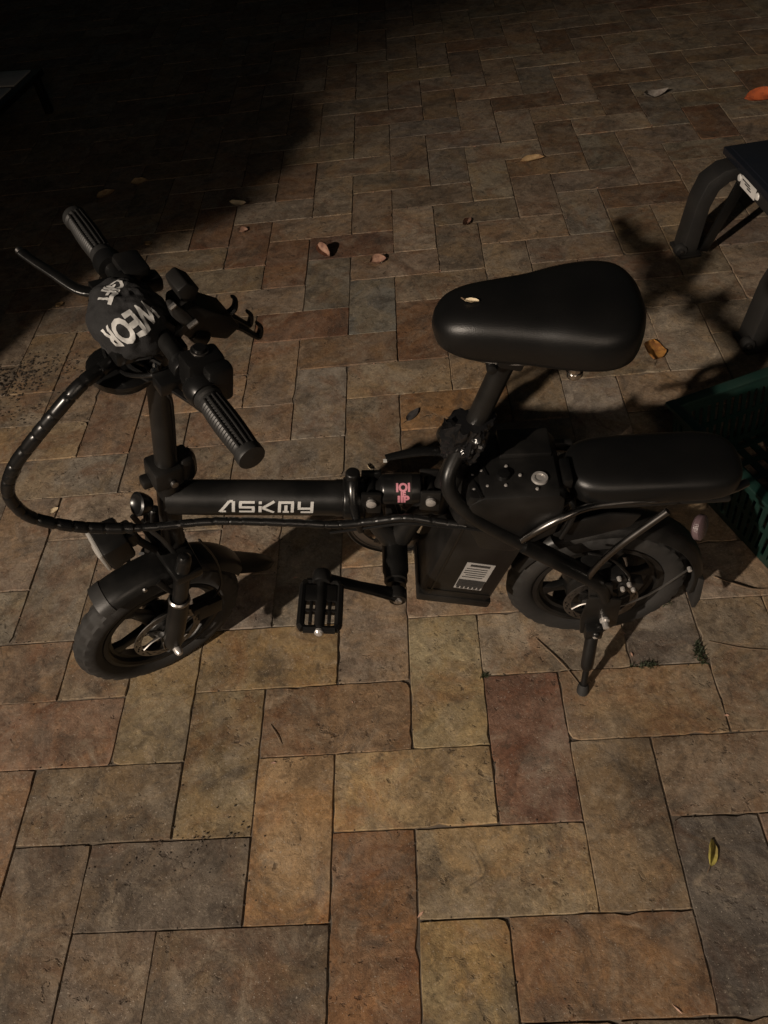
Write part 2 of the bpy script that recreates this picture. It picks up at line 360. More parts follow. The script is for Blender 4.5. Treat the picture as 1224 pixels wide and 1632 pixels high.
# ---- wheels
def tyre(c, ax, ref):
    Rr, r = .147, .027; prof = []
    for k in range(20):
        a = 2*math.pi*k/20; prof.append((Rr+r*math.cos(a), r*1.02*math.sin(a)))
    def tread(i, j):
        a = (j+10) % 20-10
        if abs(a) > 4: return 0
        if abs(a) == 4: return -.0022 if (i % 4) < 2 else .0016
        if abs(a) == 2: return -.0028
        return .0014 if ((i+(2 if a > 0 else 0)) % 6) < 4 else -.0014
    return MB().lathe(prof, c, ax, 180, ref, close=True, mod=tread)
def wheel(c, ax, ref, hubr, nsp, a0, hubw, spw):
    c = V(c); ax = V(ax).normalized(); ref = V(ref); ref = (ref-ax*ref.dot(ax)).normalized(); y = ax.cross(ref)
    w = empty('wheel', c); w.parent = bike
    def sub(name, mb, m, **k):
        o = mb.build(name, M[m], w, **k); o.matrix_parent_inverse = Matrix.Translation(-c); return o
    sub('tyre', tyre(c, ax, ref), 'rubber', ang=28)
    sub('rim', MB().lathe([(.126, -.02), (.126, .02), (.118, .021), (.113, .017), (.111, .008), (.104, .006), (.104, -.006), (.111, -.008), (.113, -.017), (.118, -.021)], c, ax, 72, ref, close=True), 'paint', ang=30)
    for k in range(nsp):
        a = R(a0+360*k/nsp); e = ref*math.cos(a)+y*math.sin(a); t = ax.cross(e)
        q = [c+e*(hubr*.8)-t*spw*1.3, c+e*(hubr*.8)+t*spw*1.3, c+e*.085+t*spw*.8, c+e*.106+t*spw*1.6, c+e*.106-t*spw*1.6, c+e*.085-t*spw*.8]
        sub('spoke', MB().prism(q, ax*.016), 'paint', bev=.003)
    sub('hub', MB().lathe([(0, -hubw), (hubr*.55, -hubw), (hubr*.6, -hubw*.8), (hubr*.96, -hubw*.55), (hubr, -hubw*.45), (hubr, hubw*.45), (hubr*.96, hubw*.55), (hubr*.6, hubw*.8), (hubr*.55, hubw), (0, hubw)], c, ax, 40, ref), 'paint', ang=25)
    return w, sub
def rotor(c, ax, ref, ro, ri, hub, na, hubmat='plastic'):
    """drilled brake disc"""
    ax = V(ax).normalized(); x = V(ref); x = (x-ax*x.dot(ax)).normalized(); y = ax.cross(x); c = V(c); m = MB(); n = 60; rs = [ri+(ro-ri)*k/5 for k in range(6)]
    def pt(r, i, h): a = 2*math.pi*i/n; return c+x*(r*math.cos(a))+y*(r*math.sin(a))+ax*h
    for h in (-.0009, .0009):
        vs = [pt(r, i, h) for i in range(n) for r in rs]; fs = []
        for i in range(n):
            for k in range(5):
                if (k == 1 and i % 3 == 0) or (k == 2 and i % 6 == 1) or (k == 3 and i % 3 == 2): continue
                i2 = (i+1) % n; fs.append([i*6+k, i2*6+k, i2*6+k+1, i*6+k+1])
        m.add(vs, fs)
    for r in (ro, ri): m.lathe([(r, -.0009), (r, .0009)], c, ax, n, x, cap=False)
    for k in range(na):
        a = 2*math.pi*k/na; e = x*math.cos(a)+y*math.sin(a); e2 = x*math.cos(a+.35)+y*math.sin(a+.35)
        m.tube([c+e*hub*.8, c+(e+e2)*.5*((hub+ri)*.5), c+e2*(ri+.001)], [.004, .0032, .004], 6, 3, flat=.4)
    m.lathe([(hub, -.003), (hub, .003)], c, ax, 30, x)
    return m
# front
fc_ = FP(.042, 0, -.264)
fwheel, fsub = wheel(fc_, LL, FF, .034, 5, 20, .045, .011)
fsub('brake_disc', rotor(FP(.042, .036, -.264), LL, FF, .071, .056, .018, 6), 'steel', ang=30)
fsub('axle_nut', MB().lathe([(0, .062), (.013, .062), (.013, .07), (.0085, .071), (.0085, .085), (.0055, .092), (0, .093)], fc_, LL, 14), 'silver', ang=30)
fsub('valve_stem', MB().tube([FP(.042-.02, .012, -.264-.105), FP(.042-.012, .02, -.264-.088), FP(.042-.004, .028, -.264-.078)], [.003, .003, .0028], 8).tube([FP(.042-.004, .028, -.264-.078), FP(.046, .036, -.264-.070)], .0048, 8), 'rubber')
# rear
rc = V((.536, 0, .174)); AY = V((0, -1, 0)); AX = V((1, 0, 0))
rwheel, rsub = wheel(rc, AY, AX, .062, 6, 12, .05, .010)
rsub('brake_disc', rotor(rc+AY*.052, AY, AX, .071, .056, .022, 6), 'steel', ang=30)
rsub('axle_nut', MB().lathe([(0, .07), (.011, .07), (.013, .083), (.013, .089), (.0095, .09), (.0095, .098), (.0065, .101), (.006, .112), (0, .113)], rc, AY, 14), 'silver', ang=30)

# ---- steering: head tube, stem, fork
part('head_tube', MB().lathe([(.019, -.018), (.022, -.016), (.022, -.004), (.0195, 0), (.0195, .138), (.023, .142), (.023, .158), (.019, .162)], A, UU, 24), 'paint', bev=.001)
st = part('stem', MB().lathe([(.019, .163), (.0185, .19), (.0175, .2), (.0175, .42), (.0195, .424), (.0195, .445), (.016, .452), (.015, .47), (0, .47)], A, UU, 24), 'paint')
part('stem_rib', MB().tube([FP(-.012, .012, .205), FP(-.012, .0135, .33), FP(-.006, .017, .36), FP(-.002, .017, .41)], .0032, 6), 'paint', st)
cl = MB().box(FP(.004, 0, .178), (.05, .05, .042), FF, LL, UU)
cl.box(FP(-.03, 0, .18), (.022, .04, .05), FF, LL, UU)
cl = part('folding_clamp', cl, 'plastic', bev=.006)
part('clamp_latch', MB().tube([FP(-.036, .0, .205), FP(-.042, .0, .19), FP(-.043, .004, .16), FP(-.034, .008, .145)], [.007, .0085, .008, .006], 8), 'gloss', cl)
part('clamp_bolt', MB().lathe([(0, 0), (.006, 0), (.006, .006), (0, .007)], FP(.0, .026, .172), LL, 10), 'alu', cl)
part('clamp_foot', MB().box(FP(.03, -.006, .160), (.024, .022, .018), FF, LL, UU), 'plastic', cl, bev=.004)
# fork
fk = MB().prism([FP(-.022, -.078, 0), FP(.03, -.078, 0), FP(.034, 0, 0), FP(.03, .078, 0), FP(-.022, .078, 0), FP(-.026, 0, 0)], UU*.022)
for v_ in range(len(fk.v)): fk.v[v_] = tuple(V(fk.v[v_])-UU*.035)
fk = part('fork_crown', fk, 'paint', bev=.006)
for sd in (1, -1):
    leg = part('fork_leg', MB().tube([FP(.006, .06*sd, .005), FP(.010, .06*sd, -.03), FP(.018, .06*sd, -.10), FP(.022, .06*sd, -.125)], [.012, .0155, .0145, .014], 18, 3), 'paint')
    part('slider', MB().tube([FP(.022, .06*sd, -.118), FP(.0225, .06*sd, -.125), FP(.026, .06*sd, -.16), FP(.040, .06*sd, -.25), FP(.043, .06*sd, -.276)], [.0165, .0195, .0195, .0195, .013], 20, 3), 'paint', leg, ang=30)
    part('seal_ring', MB().lathe([(.017, -.004), (.0205, -.004), (.0205, .002), (.0175, .005)], FP(.0215, .06*sd, -.117), UU, 20, close=True), 'alu', leg)
    part('leg_cap', MB().lathe([(0, .014), (.008, .012), (.0125, .006), (.0135, -.004), (.0135, -.012)], FP(.006, .06*sd, .0), UU, 16), 'gloss', leg)
part('brake_caliper', MB().box(FP(-.04, .048, -.205), (.05, .03, .042), FF, LL, UU).box(FP(-.02, .055, -.19), (.03, .016, .02), FF, LL, UU).tube([FP(-.05, .05, -.19), FP(-.07, .05, -.15), FP(-.06, .05, -.06), FP(-.03, .045, .02)], .0028, 6), 'plastic', bev=.005)
# front mudguard
def guard(c, ax, ref, a0, a1, rad, hw, n=40, th=.002):
    prof = []
    for k in range(13):
        t = -1+k/6; prof.append((rad+.020*math.sqrt(max(0, 1-abs(t)**2.6))-.004, hw*t))
    inner = [(r-th, h*(1-th/hw)) for r, h in prof[::-1]]
    return MB().lathe(prof+inner, c, ax, n, ref, a0, a1, close=True)
fm = part('front_mudguard', guard(fc_, LL, FF, -60, -150, .187, .036), 'paint', ang=40)
def fang(a, r, l): return fc_+FF*(r*math.cos(R(a)))+UU*(r*math.sin(R(a)))+LL*l
lip = []
part('mudguard_trim', guard(fc_, LL, FF, -54, -61, .1885, .0375, 6), 'grey', fm)
part('mud_flap', MB().loft([[fang(a, r, l) for l, r in ((-w_, r0), (-w_*.5, r0+.012), (w_*.5, r0+.012), (w_, r0), (w_*.5, r0+.008), (-w_*.5, r0+.008))] for a, w_, r0 in ((149, .034, .186), (156, .032, .197), (163, .030, .214), (169, .026, .236), (173, .016, .25))]), 'plastic', fm)
for sd in (1, -1):
    part('mudguard_stay', MB().tube([fang(88, .192, .036*sd), fang(92, .17, .045*sd), fang(104, .13, .052*sd), FP(.03, .058*sd, -.16)], [.006, .0055, .005, .006], 8, flat=.5), 'paint', fm)
    part('guard_bolt', MB().lathe([(0, 0), (.005, 0), (.004, .004), (0, .005)], fang(80, .19, .036*sd), LL*sd, 8), 'alu', fm)
# headlamp and horn on the fork crown
hb = empty('headlight', FP(.09, 0, .03)); hb.parent = bike
def hsub(name, mb, m, **k):
    o = mb.build(name, M[m], hb, **k); o.matrix_parent_inverse = Matrix.Translation(-FP(.09, 0, .03)); return o
hx = (FF*.97-UU*.24).normalized(); hz = hx.cross(LL)
hz = hz if hz.dot(UU) > 0 else -hz
hc = FP(.105, 0, .045)
hsub('lamp_housing', MB().box(hc, (.052, .062, .046), hz, LL, hx, taper=1.12).box(hc-hx*.03, (.034, .04, .02), hz, LL, hx), 'plastic', bev=.006)
hsub('lamp_lens', MB().box(hc+hx*.0265, (.05, .062, .008), hz, LL, hx).lathe([(.02, .03), (.012, .033), (0, .034)], hc, hx, 20), 'lens', bev=.003)
hsub('lamp_bracket', MB().tube([hc-hx*.035, FP(.06, 0, .02), FP(.03, 0, -.03)], .007, 8, flat=.5).tube([FP(.06, -.02, .07), FP(.045, -.012, .03), FP(.03, -.01, -.02)], .005, 8, flat=.5), 'paint')
hn = part('horn', MB().lathe([(0, -.012), (.012, -.012), (.016, -.006), (.020, .004), (.021, .012), (.017, .014), (.012, .010), (0, .009)], FP(.045, .0, .115), (FF+UU*.5), 24), 'gloss')
part('horn_bracket', MB().tube([FP(.04, .0, .105), FP(.048, .018, .075), FP(.03, .03, .04), FP(.012, .03, -.01)], .0065, 8, flat=.45), 'paint', hn)

# ---- handlebar
HU = .474
part('handlebar', MB().tube([FP(0, -.262, HU), FP(0, .262, HU)], .0122, 20, 0), 'paint')
part('bar_clamp', MB().lathe([(.0, -.026), (.021, -.026), (.021, .026), (0, .026)], FP(0, 0, HU), LL, 20).box(FP(.018, 0, HU), (.026, .048, .03), FF, LL, UU), 'plastic', bev=.003)
def grip(sd):
    pr = []; n = 44
    for k in range(n+1):
        t = k/n; r = .0152+.0022*math.sin(math.pi*min(1, t*1.15))+(.0007 if k % 2 else -.0004)*(1 if .12 < t < .86 else 0)
        if t > .9: r = .0178
        if t < .06: r = .0185
        pr.append((r, (.155+.112*t)*sd))
    pr.append((.0172, .2685*sd)); pr.append((0, .2695*sd))
    g = MB().lathe([(.012, .154*sd)]+pr, FP(0, 0, HU), LL, 28, FF)
    o = part('handle_grip', g, 'grip', ang=24)
    rb = MB()
    for k in range(5):
        a = R(-40+20*k+90 if sd > 0 else 50+20*k)
        e = (FF*-1*math.sin(a)*0+UU*math.sin(a)-FF*math.cos(a)); q = []
        for i in range(9):
            t = i/8; q.append(FP(0, (.168+.09*t)*sd, HU)+e*(.0172+.0016*math.sin(math.pi*t)))
        rb.tube(q, .0014, 6, 1)
    part('grip_rib', rb, 'grip', o)
    return o
grip(1); grip(-1)
# left controls: throttle and switch block, brake lever clamp
sw = part('switch_block', MB().box(FP(-.012, .118, HU+.012), (.052, .034, .05), FF, LL, UU).box(FP(-.022, .142, HU+.006), (.036, .022, .056), FF, LL, UU), 'plastic', bev=.007)
part('switch_button', MB().lathe([(0, .004), (.008, .004), (.009, 0), (.009, -.004)], FP(-.012, .112, HU+.039), UU, 14), 'gloss', sw)
part('button_rim', MB().lathe([(.0095, 0), (.0115, 0), (.0115, .003), (.0095, .003)], FP(-.012, .112, HU+.036), UU, 18, close=True), 'steel', sw)
part('throttle_ring', MB().lathe([(.0, .128), (.021, .128), (.0225, .134), (.0225, .146), (.0195, .153), (.012, .155)], FP(0, 0, HU), LL, 28), 'gloss')
lv = part('left_brake_clamp', MB().lathe([(.012, .082), (.0185, .082), (.0185, .102), (.012, .102)], FP(0, 0, HU), LL, 20).box(FP(.024, .098, HU-.012), (.036, .026, .02), FF, LL, UU).tube([FP(.026, .105, HU-.016), FP(.016, .12, HU-.022), FP(.008, .135, HU-.026), FP(.002, .15, HU-.028)], [.006, .0055, .005, .0055], 8, flat=.6), 'gloss', bev=.003)
lv.name = 'brake_lever'
part('lever_screw', MB().lathe([(0, 0), (.005, 0), (.005, .006), (0, .007)], FP(.036, .085, HU-.004), LL*-1, 10).tube([FP(.03, .07, HU-.004), FP(.034, .082, HU-.004)], .0035, 8), 'chrome', lv)
# right controls: shifter, brake lever reaching forward
rs_ = part('right_switch_block', MB().box(FP(-.02, -.112, HU+.004), (.04, .05, .034), FF, LL, UU).box(FP(-.038, -.092, HU-.006), (.03, .03, .022), FF, LL, UU), 'plastic', bev=.006)
rs_.name = 'switch_block'
part('shifter_ring', MB().lathe([(.012, -.128), (.02, -.13), (.021, -.15), (.018, -.155)], FP(0, 0, HU), LL, 24), 'gloss', rs_)
bl = part('brake_lever', MB().lathe([(.012, -.078), (.0185, -.078), (.0185, -.1), (.012, -.1)], FP(0, 0, HU), LL, 20).box(FP(.024, -.094, HU-.004), (.04, .03, .02), FF, LL, UU).tube([FP(.04, -.092, HU-.002), FP(.058, -.11, HU-.004), FP(.078, -.15, HU+.002), FP(.093, -.182, HU+.006), FP(.100, -.200, HU+.009)], [.0095, .009, .008, .0072, .008], 10, flat=.6), 'plastic', bev=.002)
part('cable_adjuster', MB().lathe([(0, 0), (.0055, 0), (.0055, .01), (.004, .011), (.004, .022), (0, .023)], FP(.05, -.082, HU-.004), LL, 12), 'chrome', bl)
part('lever_tip', MB().lathe([(0, -.006), (.0045, -.004), (.006, 0), (.0045, .004), (0, .006)], FP(.101, -.202, HU+.009), LL, 10), 'alu', bl)

# ---- phone holder on the bar
ph = empty('phone_holder', FP(-.03, 0, HU)); ph.parent = bike
def psub(name, mb, m, **k):
    o = mb.build(name, M[m], ph, **k); o.matrix_parent_inverse = Matrix.Translation(-FP(-.03, 0, HU)); return o
psub('holder_body', MB().prism([FP(f, .0, u) for f, u in ((-.03, .50), (-.052, .506), (-.079, .486), (-.104, .470), (-.118, .448), (-.097, .432), (-.073, .443), (-.064, .455), (-.04, .452), (-.026, .468))], LL*.05), 'plastic', bev=.004)
psub('upper_jaw', MB().prism([FP(f, -.004, u) for f, u in ((-.030, .527), (-.044, .537), (-.062, .523), (-.052, .504), (-.036, .508))], LL*.04), 'plastic', bev=.003)
for l_ in (-.012, .012):
    psub('claw', MB().tube([FP(-.10, l_, .452), FP(-.125, l_*1.1, .436), FP(-.146, l_*1.2, .416), FP(-.154, l_*1.2, .413), FP(-.156, l_*1.2, .428), FP(-.149, l_*1.2, .438)], [.009, .0085, .008, .007, .006, .004], 8, flat=.6), 'plastic')
psub('claw', MB().tube([FP(-.115, -.006, .45), FP(-.124, -.006, .458), FP(-.125, -.006, .472), FP(-.119, -.006, .479)], [.008, .007, .006, .003], 8, flat=.6), 'plastic')
psub('clamp_knob', MB().lathe([(0, -.012), (.012, -.012), (.013, -.008), (.013, .006), (.01, .01), (0, .011)], FP(-.058, .02, .448), FF*-.6-UU*.6+LL*.3, 16), 'gloss')
psub('angle_bracket', MB().prism([FP(f, .022, u) for f, u in ((-.012, .520), (-.020, .5205), (-.038, .500), (-.050, .480), (-.046, .470), (-.038, .472), (.0, .437), (.009, .447), (-.030, .480), (-.016, .500))], LL*.012), 'grey', bev=.0025)
psub('bracket_screw', MB().tube([FP(-.036, .03, .478), FP(-.049, .031, .486)], .004, 8, 0), 'alu')
psub('bracket_screw', MB().tube([FP(-.012, .03, .516), FP(-.02, .03, .521)], .004, 8, 0), 'alu')

# ---- frame: main tube, hinge, shock, seat tube, chain stays
T0, T1 = V((-.214, 0, .519)), V((.082, 0, .481)); TD = (T1-T0).normalized()
mt = part('main_tube', MB().lathe([(.030, 0), (.0305, .05), (.0305, (T1-T0).length-.02), (.032, (T1-T0).length-.015), (.032, (T1-T0).length)], T0, TD, 40), 'paint')
# lettering on the tube
LET = {'A': [((0, 0), (.62, 1)), ((.62, 1), (.86, 1)), ((.9, 1), (.9, 0)), ((.14, .07), (.42, .07))], 'S': [((1, .92), (0, .92)), ((.08, .92), (.08, .5)), ((0, .5), (1, .5)), ((.92, .5), (.92, .08)), ((1, .08), (0, .08))],
       'K': [((.09, 1), (.09, .78)), ((.09, .62), (.09, 0)), ((.25, .45), (1, 1)), ((.25, .45), (1, 0))], 'M': [((.08, 0), (.08, .92)), ((0, .92), (1, .92)), ((.92, .92), (.92, 0)), ((.5, .7), (.5, .12)), ((.3, .08), (.7, .08))],
       'Y': [((.08, 1), (.08, .5)), ((0, .42), (1, .42)), ((.92, 1), (.92, 0)), ((1, .06), (.2, .06))]}
tl = MB(); eZ = V((0, 0, 1)); side = V((0, -1, 0)); upv = (eZ-TD*eZ.dot(TD)).normalized(); k_ = 0
for i, ch in enumerate('ASKMY'):
    x0 = .088+i*.0325
    for (a, b) in LET[ch]:
        k_ += 1
        d = V((b[0]-a[0], b[1]-a[1])); nn = V((-d.y*.86, d.x)).normalized()*.075*1.35; vs = []
        for tt in range(5):
            for sg in (-1, 1):
                x = a[0]+d.x*tt/4+nn.x*sg; y = a[1]+d.y*tt/4+nn.y*sg
                ang_ = R(18)+(y-.5)*.0215/.0305
                rr_ = .0309+.00004*k_
                vs.append(T0+TD*(x0+x*.0255+.002*(y))+side*(rr_*math.cos(ang_))+upv*(rr_*math.sin(ang_)))
        tl.add(vs, [[2*t_, 2*t_+1, 2*t_+3, 2*t_+2] for t_ in range(4)])
part('lettering', tl, 'white', mt)
hg = part('frame_hinge', MB().lathe([(.035, -.005), (.037, 0), (.037, .03), (.034, .034)], T1, TD, 28).box(T1+TD*.034-upv*.004, (.03, .05, .062), TD, side, upv), 'paint', bev=.003)
part('hinge_lever', MB().tube([T1+TD*.012+upv*.056-side*.006, T1+TD*.012+upv*.048+side*.012, T1+TD*.013+upv*.03+side*.03, T1+TD*.018+side*.044, T1+TD*.026-upv*.034+side*.046], [.011, .0105, .0085, .0075, .006], 10, flat=.75), 'gloss', hg)
part('lever_knob', MB().lathe([(0, .012), (.011, .012), (.0125, .008), (.0125, -.006), (.011, -.01), (0, -.01)], T1+TD*.012+upv*.055, upv, 14), 'plastic', hg, bev=.002)
# shock absorber between the two frame halves
SH0, SH1 = V((.128, -.004, .503)), V((.226, -.004, .495)); SD = (SH1-SH0).normalized()
for p0, nm in ((SH0, 'shock_bracket'), (SH1, 'shock_bracket')):
    b_ = MB()
    for sd in (1, -1): b_.box(p0+side*.024*sd-upv*.006, (.034, .008, .05), TD, side, upv)
    b_.lathe([(.0, -.03), (.009, -.03), (.009, .03), (0, .03)], p0, side, 14)
    o = part(nm, b_, 'paint', bev=.003)
    part('bracket_bolt', MB().lathe([(0, .036), (.005, .036), (.0085, .034), (.0085, .029)], p0, side, 12), 'silver', o)
sk = part('shock_absorber', MB().lathe([(0, .006), (.013, .008), (.016, .012), (.0245, .018), (.026, .022), (.026, .078), (.0245, .082), (.014, .086), (0, .088)], SH0, SD, 32), 'gloss')
dm = MB(); ms = MB()
dm.lathe([(.0264, .038), (.0264, .068)], SH0, SD, 32, None, 0, 360, cap=False)
part('decal_band', dm, 'plastic', sk)
sdz = (eZ-SD*eZ.dot(SD)).normalized()
for ch, a_, sz in (('IOI', 52, .014), ('IE', 27, .009), ('IIP', 5, .015)):
    tv, tf = text_mesh(ch, sz*1.35, .05)
    ms.add([SH0+SD*(.053+p.x*.95)+(side*math.cos(R(a_)+p.y/.0264)+sdz*math.sin(R(a_)+p.y/.0264))*.0268 for p in tv], tf)
part('decal_lettering', ms, 'pink', sk)
# lower front beam curving from hinge to the bottom bracket
BB = V((.153, 0, .337))
part('lower_beam', MB().tube([T1+TD*.04-upv*.03, V((.125, 0, .44)), V((.128, 0, .40)), BB+V((-.004, 0, .02))], [.015, .0145, .015, .02], 16, flat=1.1).tube([BB+V((.01, 0, .02)), V((.20, 0, .42)), V((.25, 0, .475)), V((.262, 0, .50))], [.018, .015, .015, .018], 14, flat=1.3), 'paint')
bbs = part('bottom_bracket', MB().lathe([(.0, -.05), (.021, -.05), (.0235, -.045), (.0235, .06), (.021, .066), (.021, .082), (.0175, .084), (.0175, .092), (.0, .094)], BB, side, 26), 'paint', ang=30)
part('crank_spindle', MB().lathe([(0, .09), (.009, .09), (.009, .118), (0, .118)], BB, side, 12), 'alu', bbs)
ch_ = part('chainring', MB().lathe([(.086, .0), (.08, .002), (.066, .002), (.066, -.002), (.08, -.002)], BB-side*.05, side, 64, None, close=True, mod=lambda i, j: (.003 if (i % 2 and j == 0) else 0)), 'steel', ang=20)
cg = MB().lathe([(.088, -.012), (.093, -.009), (.093, .004), (.088, .007)], BB-side*.05, side, 48, cap=False)
for k in range(5):
    a = R(72*k+20); e = V((1, 0, 0))*math.cos(a)+eZ*math.sin(a); t = side.cross(e)
    cg.prism([BB-side*.05+e*.012-t*.012, BB-side*.05+e*.012+t*.012, BB-side*.05+e*.07+t*.007, BB-side*.05+e*.07-t*.007], side*.004)
part('spider', cg, 'plastic', ch_)
cm = MB()
CN = 46
for k in range(CN):
    a = R(95+170*k/CN); e = V((1, 0, 0))*math.cos(a)+eZ*math.sin(a)
    cm.box(BB-side*.05+e*.087, (.009, .007, .0085), side.cross(e), side, e)
for z_ in (.088, -.088):
    p0 = BB-side*.05+eZ*z_; p1 = rc-side*.05+eZ*(.03 if z_ > 0 else -.03)
    for k in range(34): cm.box(p0+(p1-p0)*(k/34), (.009, .007 if k % 2 else .005, .0085), (p1-p0), side)
part('chain', cm, 'steel', ch_)
# cranks and pedals
def crank(p0, p1, nm):
    p0, p1 = V(p0), V(p1); m = MB().tube([p0, p0+(p1-p0)*.12, p0+(p1-p0)*.5, p0+(p1-p0)*.9, p1], [.0165, .0135, .0105, .0115, .0135], 14, 2, flat=.6)
    for p in (p0, p1): m.lathe([(0, -.011), (.0145, -.011), (.016, -.008), (.016, .008), (.0145, .011), (0, .011)], p, side, 18)
    return part(nm, m, 'paint', bev=.0)
CN0, CN1 = V((.156, -.118, .348)), V((.036, -.124, .427))
ck = crank(CN0, CN1, 'crank_arm')
part('crank_bolt', MB().lathe([(0, .016), (.004, .016), (.0075, .014), (.008, .010)], CN0, side, 12), 'silver', ck)
crank(BB+V((.0, .075, 0)), BB+V((.118, .082, -.085)), 'crank_arm')
def pedal(c, X, Yv):
    X, Yv = V(X).normalized(), V(Yv).normalized(); Z = X.cross(Yv); w, d = .060, .096
    m = MB(); pts = []
    o_ = [(-.5, -.42), (-.42, -.5), (.42, -.5), (.5, -.42), (.5, .42), (.42, .5), (-.42, .5), (-.5, .42)]
    for (a, b) in zip(o_, o_[1:]+o_[:1]):
        m.tube([c+X*a[0]*w+Yv*a[1]*d, c+X*b[0]*w+Yv*b[1]*d], .0068, 8, 0)
    p = part('pedal', m, 'plastic', bev=0)
    part('pedal_body', MB().tube([c-Yv*d*.52, c+Yv*d*.5], [.010, .0085], 12, 0).box(c-Yv*.022, (w*.86, .034, .012), X, Yv, Z).box(c+Yv*.013, (w*.9, .006, .010), X, Yv, Z).box(c+X*w*.25+Yv*.012, (.006, .05, .010), X, Yv, Z).box(c-X*w*.25+Yv*.012, (.006, .05, .010), X, Yv, Z), 'plastic', p, bev=.0015)
    g = MB()
    for k in range(6): g.box(c+Yv*(-.036+.0056*k)+Z*.0072, (w*.78, .0024, .003), X, Yv, Z)
    part('pedal_grip', g, 'plastic', p)
    part('pedal_cap', MB().lathe([(0, .008), (.005, .007), (.0075, .004), (.0075, 0)], c+Yv*d*.53, Yv, 14), 'silver', p)
    for sx in (-1, 1): part('pedal_pin', MB().lathe([(0, .006), (.0028, .005), (.003, 0)], c+X*w*.45*sx+Yv*d*.44+Z*.006, Z, 8), 'alu', p)
pedal(V((.036, -.178, .428)), (.98, 0, -.2), (0, -1, .12))
pedal(BB+V((.118, .135, -.085)), (1, 0, 0), (0, 1, 0))
# seat tube, hoop stays wrapped round the battery, chain stays
for sd in (1, -1):
    part('frame_stay', MB().tube([V((.278, .018*sd, .60)), V((.258, .045*sd, .575)), V((.258, .058*sd, .545)), V((.282, .066*sd, .503)), V((.33, .07*sd, .452)), V((.40, .073*sd, .39))], [.0125, .0125, .0125, .0125, .013, .013], 14), 'paint')
    part('chain_stay', MB().tube([V((.375, .072*sd, .412)), V((.45, .075*sd, .345)), V((.512, .078*sd, .285)), V((.53, .08*sd, .24))], [.0195, .0205, .0205, .02], 16, flat=.62), 'paint')
    dp = part('dropout', MB().prism([V((x, .082*sd, z)) for x, z in ((.495, .30), (.54, .28), (.552, .2), (.55, .15), (.53, .122), (.50, .125), (.495, .16), (.503, .22))], V((0, .008, 0))), 'paint', bev=.002)
    part('carrier_stay', MB().tube([V((.492, .085*sd, .30)), V((.498, .087*sd, .335)), V((.53, .087*sd, .40)), V((.6, .083*sd, .487))], .0062, 10), 'darkmetal')
    part('carrier_rail', MB().tube([V((.368, .074*sd, .418)), V((.395, .078*sd, .452)), V((.44, .075*sd, .482)), V((.5, .06*sd, .487)), V((.68, .05*sd, .48)), V((.74, .03*sd, .478))], [.0072, .0072, .0068, .007, .007, .007], 10), 'darkmetal')
part('seat_tube', MB().tube([V((.235, 0, .44)), V((.275, 0, .555)), V((.293, 0, .606))], [.021, .021, .021], 20, 0), 'paint')
sc = part('seat_clamp', MB().lathe([(.0175, -.018), (.0265, -.018), (.0265, .014), (.0175, .014)], V((.29, 0, .598)), (.33, 0, .944), 24, close=True), 'plastic', bev=.002)
part('clamp_lever', MB().tube([V((.268, .033, .535)), V((.235, .034, .543)), V((.20, .03, .548)), V((.157, .022, .549))], [.0085, .009, .0085, .0065], 10, flat=.7), 'gloss', sc)
part('lever_reflector', MB().box(V((.1565, .016, .549)), (.006, .004, .0045)), 'white', sc)
part('seat_post', MB().tube([V((.285, 0, .585)), V((.362, 0, .80))], .0165, 28, 0), 'paint')
# crumpled black film round the seat clamp
rgb = random.Random(11); fl = MB(); ctr = V((.291, -.004, .612)); rings = []
for k in range(25):
    t = k/24; ring = []
    for i in range(72):
        a = 2*math.pi*i/72; d = V((math.cos(a), math.sin(a), 0))
        rr_ = .0225+.007*math.sin(math.pi*t)+.0095*(mnoise.noise(V((math.cos(a)*2.2, math.sin(a)*2.2, t*2.6)))+.55*(1-2*abs(mnoise.noise(V((math.cos(a)*5, math.sin(a)*5, t*4+9)))))+.22*mnoise.noise(V((math.cos(a)*14, math.sin(a)*14, t*12))))
        rr_ += .012*max(0, math.cos(a-R(150)))**6*t
        rr_ = max(rr_, .0205)
        ring.append(ctr+V((.33, 0, .944))*(-.045+.082*t)+d*rr_+V((0, 0, .006*mnoise.noise(V((i*.33, t*4, 3))))))
    rings.append(ring)
part('plastic_wrap', fl.loft(rings), 'tape', bev=0, ang=50)
part('wrap_tail', MB().loft([[V((.268, -.006, .64))+V((-.010*t, -.004*t, .018*t))+V((w*(1-t*.6)*x, w*y*.3, .004*math.sin(9*t+x*3))) for x, y in ((-1, -1), (-.3, -.2), (.4, -1), (1, 0), (.3, 1), (-.4, .4))] for t, w in ((0, .018), (.35, .014), (.7, .016), (1, .008))]), 'tape', ang=16)
# battery case: tilted lower block plus upper lid
BD = V((.33, 0, .944)); BX = V((.944, 0, -.33)); bY = V((0, 1, 0))
bc = V((.302, 0, .378))
bat = part('battery_case', MB().box(bc, (.136, .138, .30), BX, bY, BD), 'plastic', bev=.010)
part('battery_foot', MB().box(bc-BD*.146, (.142, .143, .022), BX, bY, BD), 'plastic', bat, bev=.004)
part('battery_seam', MB().box(bc-BX*.052, (.004, .1405, .262), BX, bY, BD).box(bc-BD*.118, (.120, .1405, .003), BX, bY, BD), 'gloss', bat)
lc = bc-BD*.062+BX*.012; ly = V((0, -1, 0))
part('battery_label', MB().box(lc+ly*.0692, (.052, .0012, .082), BX, bY, BD), 'label', bat)
ik = MB(); r3 = random.Random(5)
ik.box(lc+ly*.0703+BD*.034, (.036, .0006, .006), BX, bY, BD)
for k in range(5): ik.box(lc+ly*.0703+BD*(.024-.0065*k)-BX*(.004*r3.random()), (.030+.012*r3.random(), .0006, .0016), BX, bY, BD)
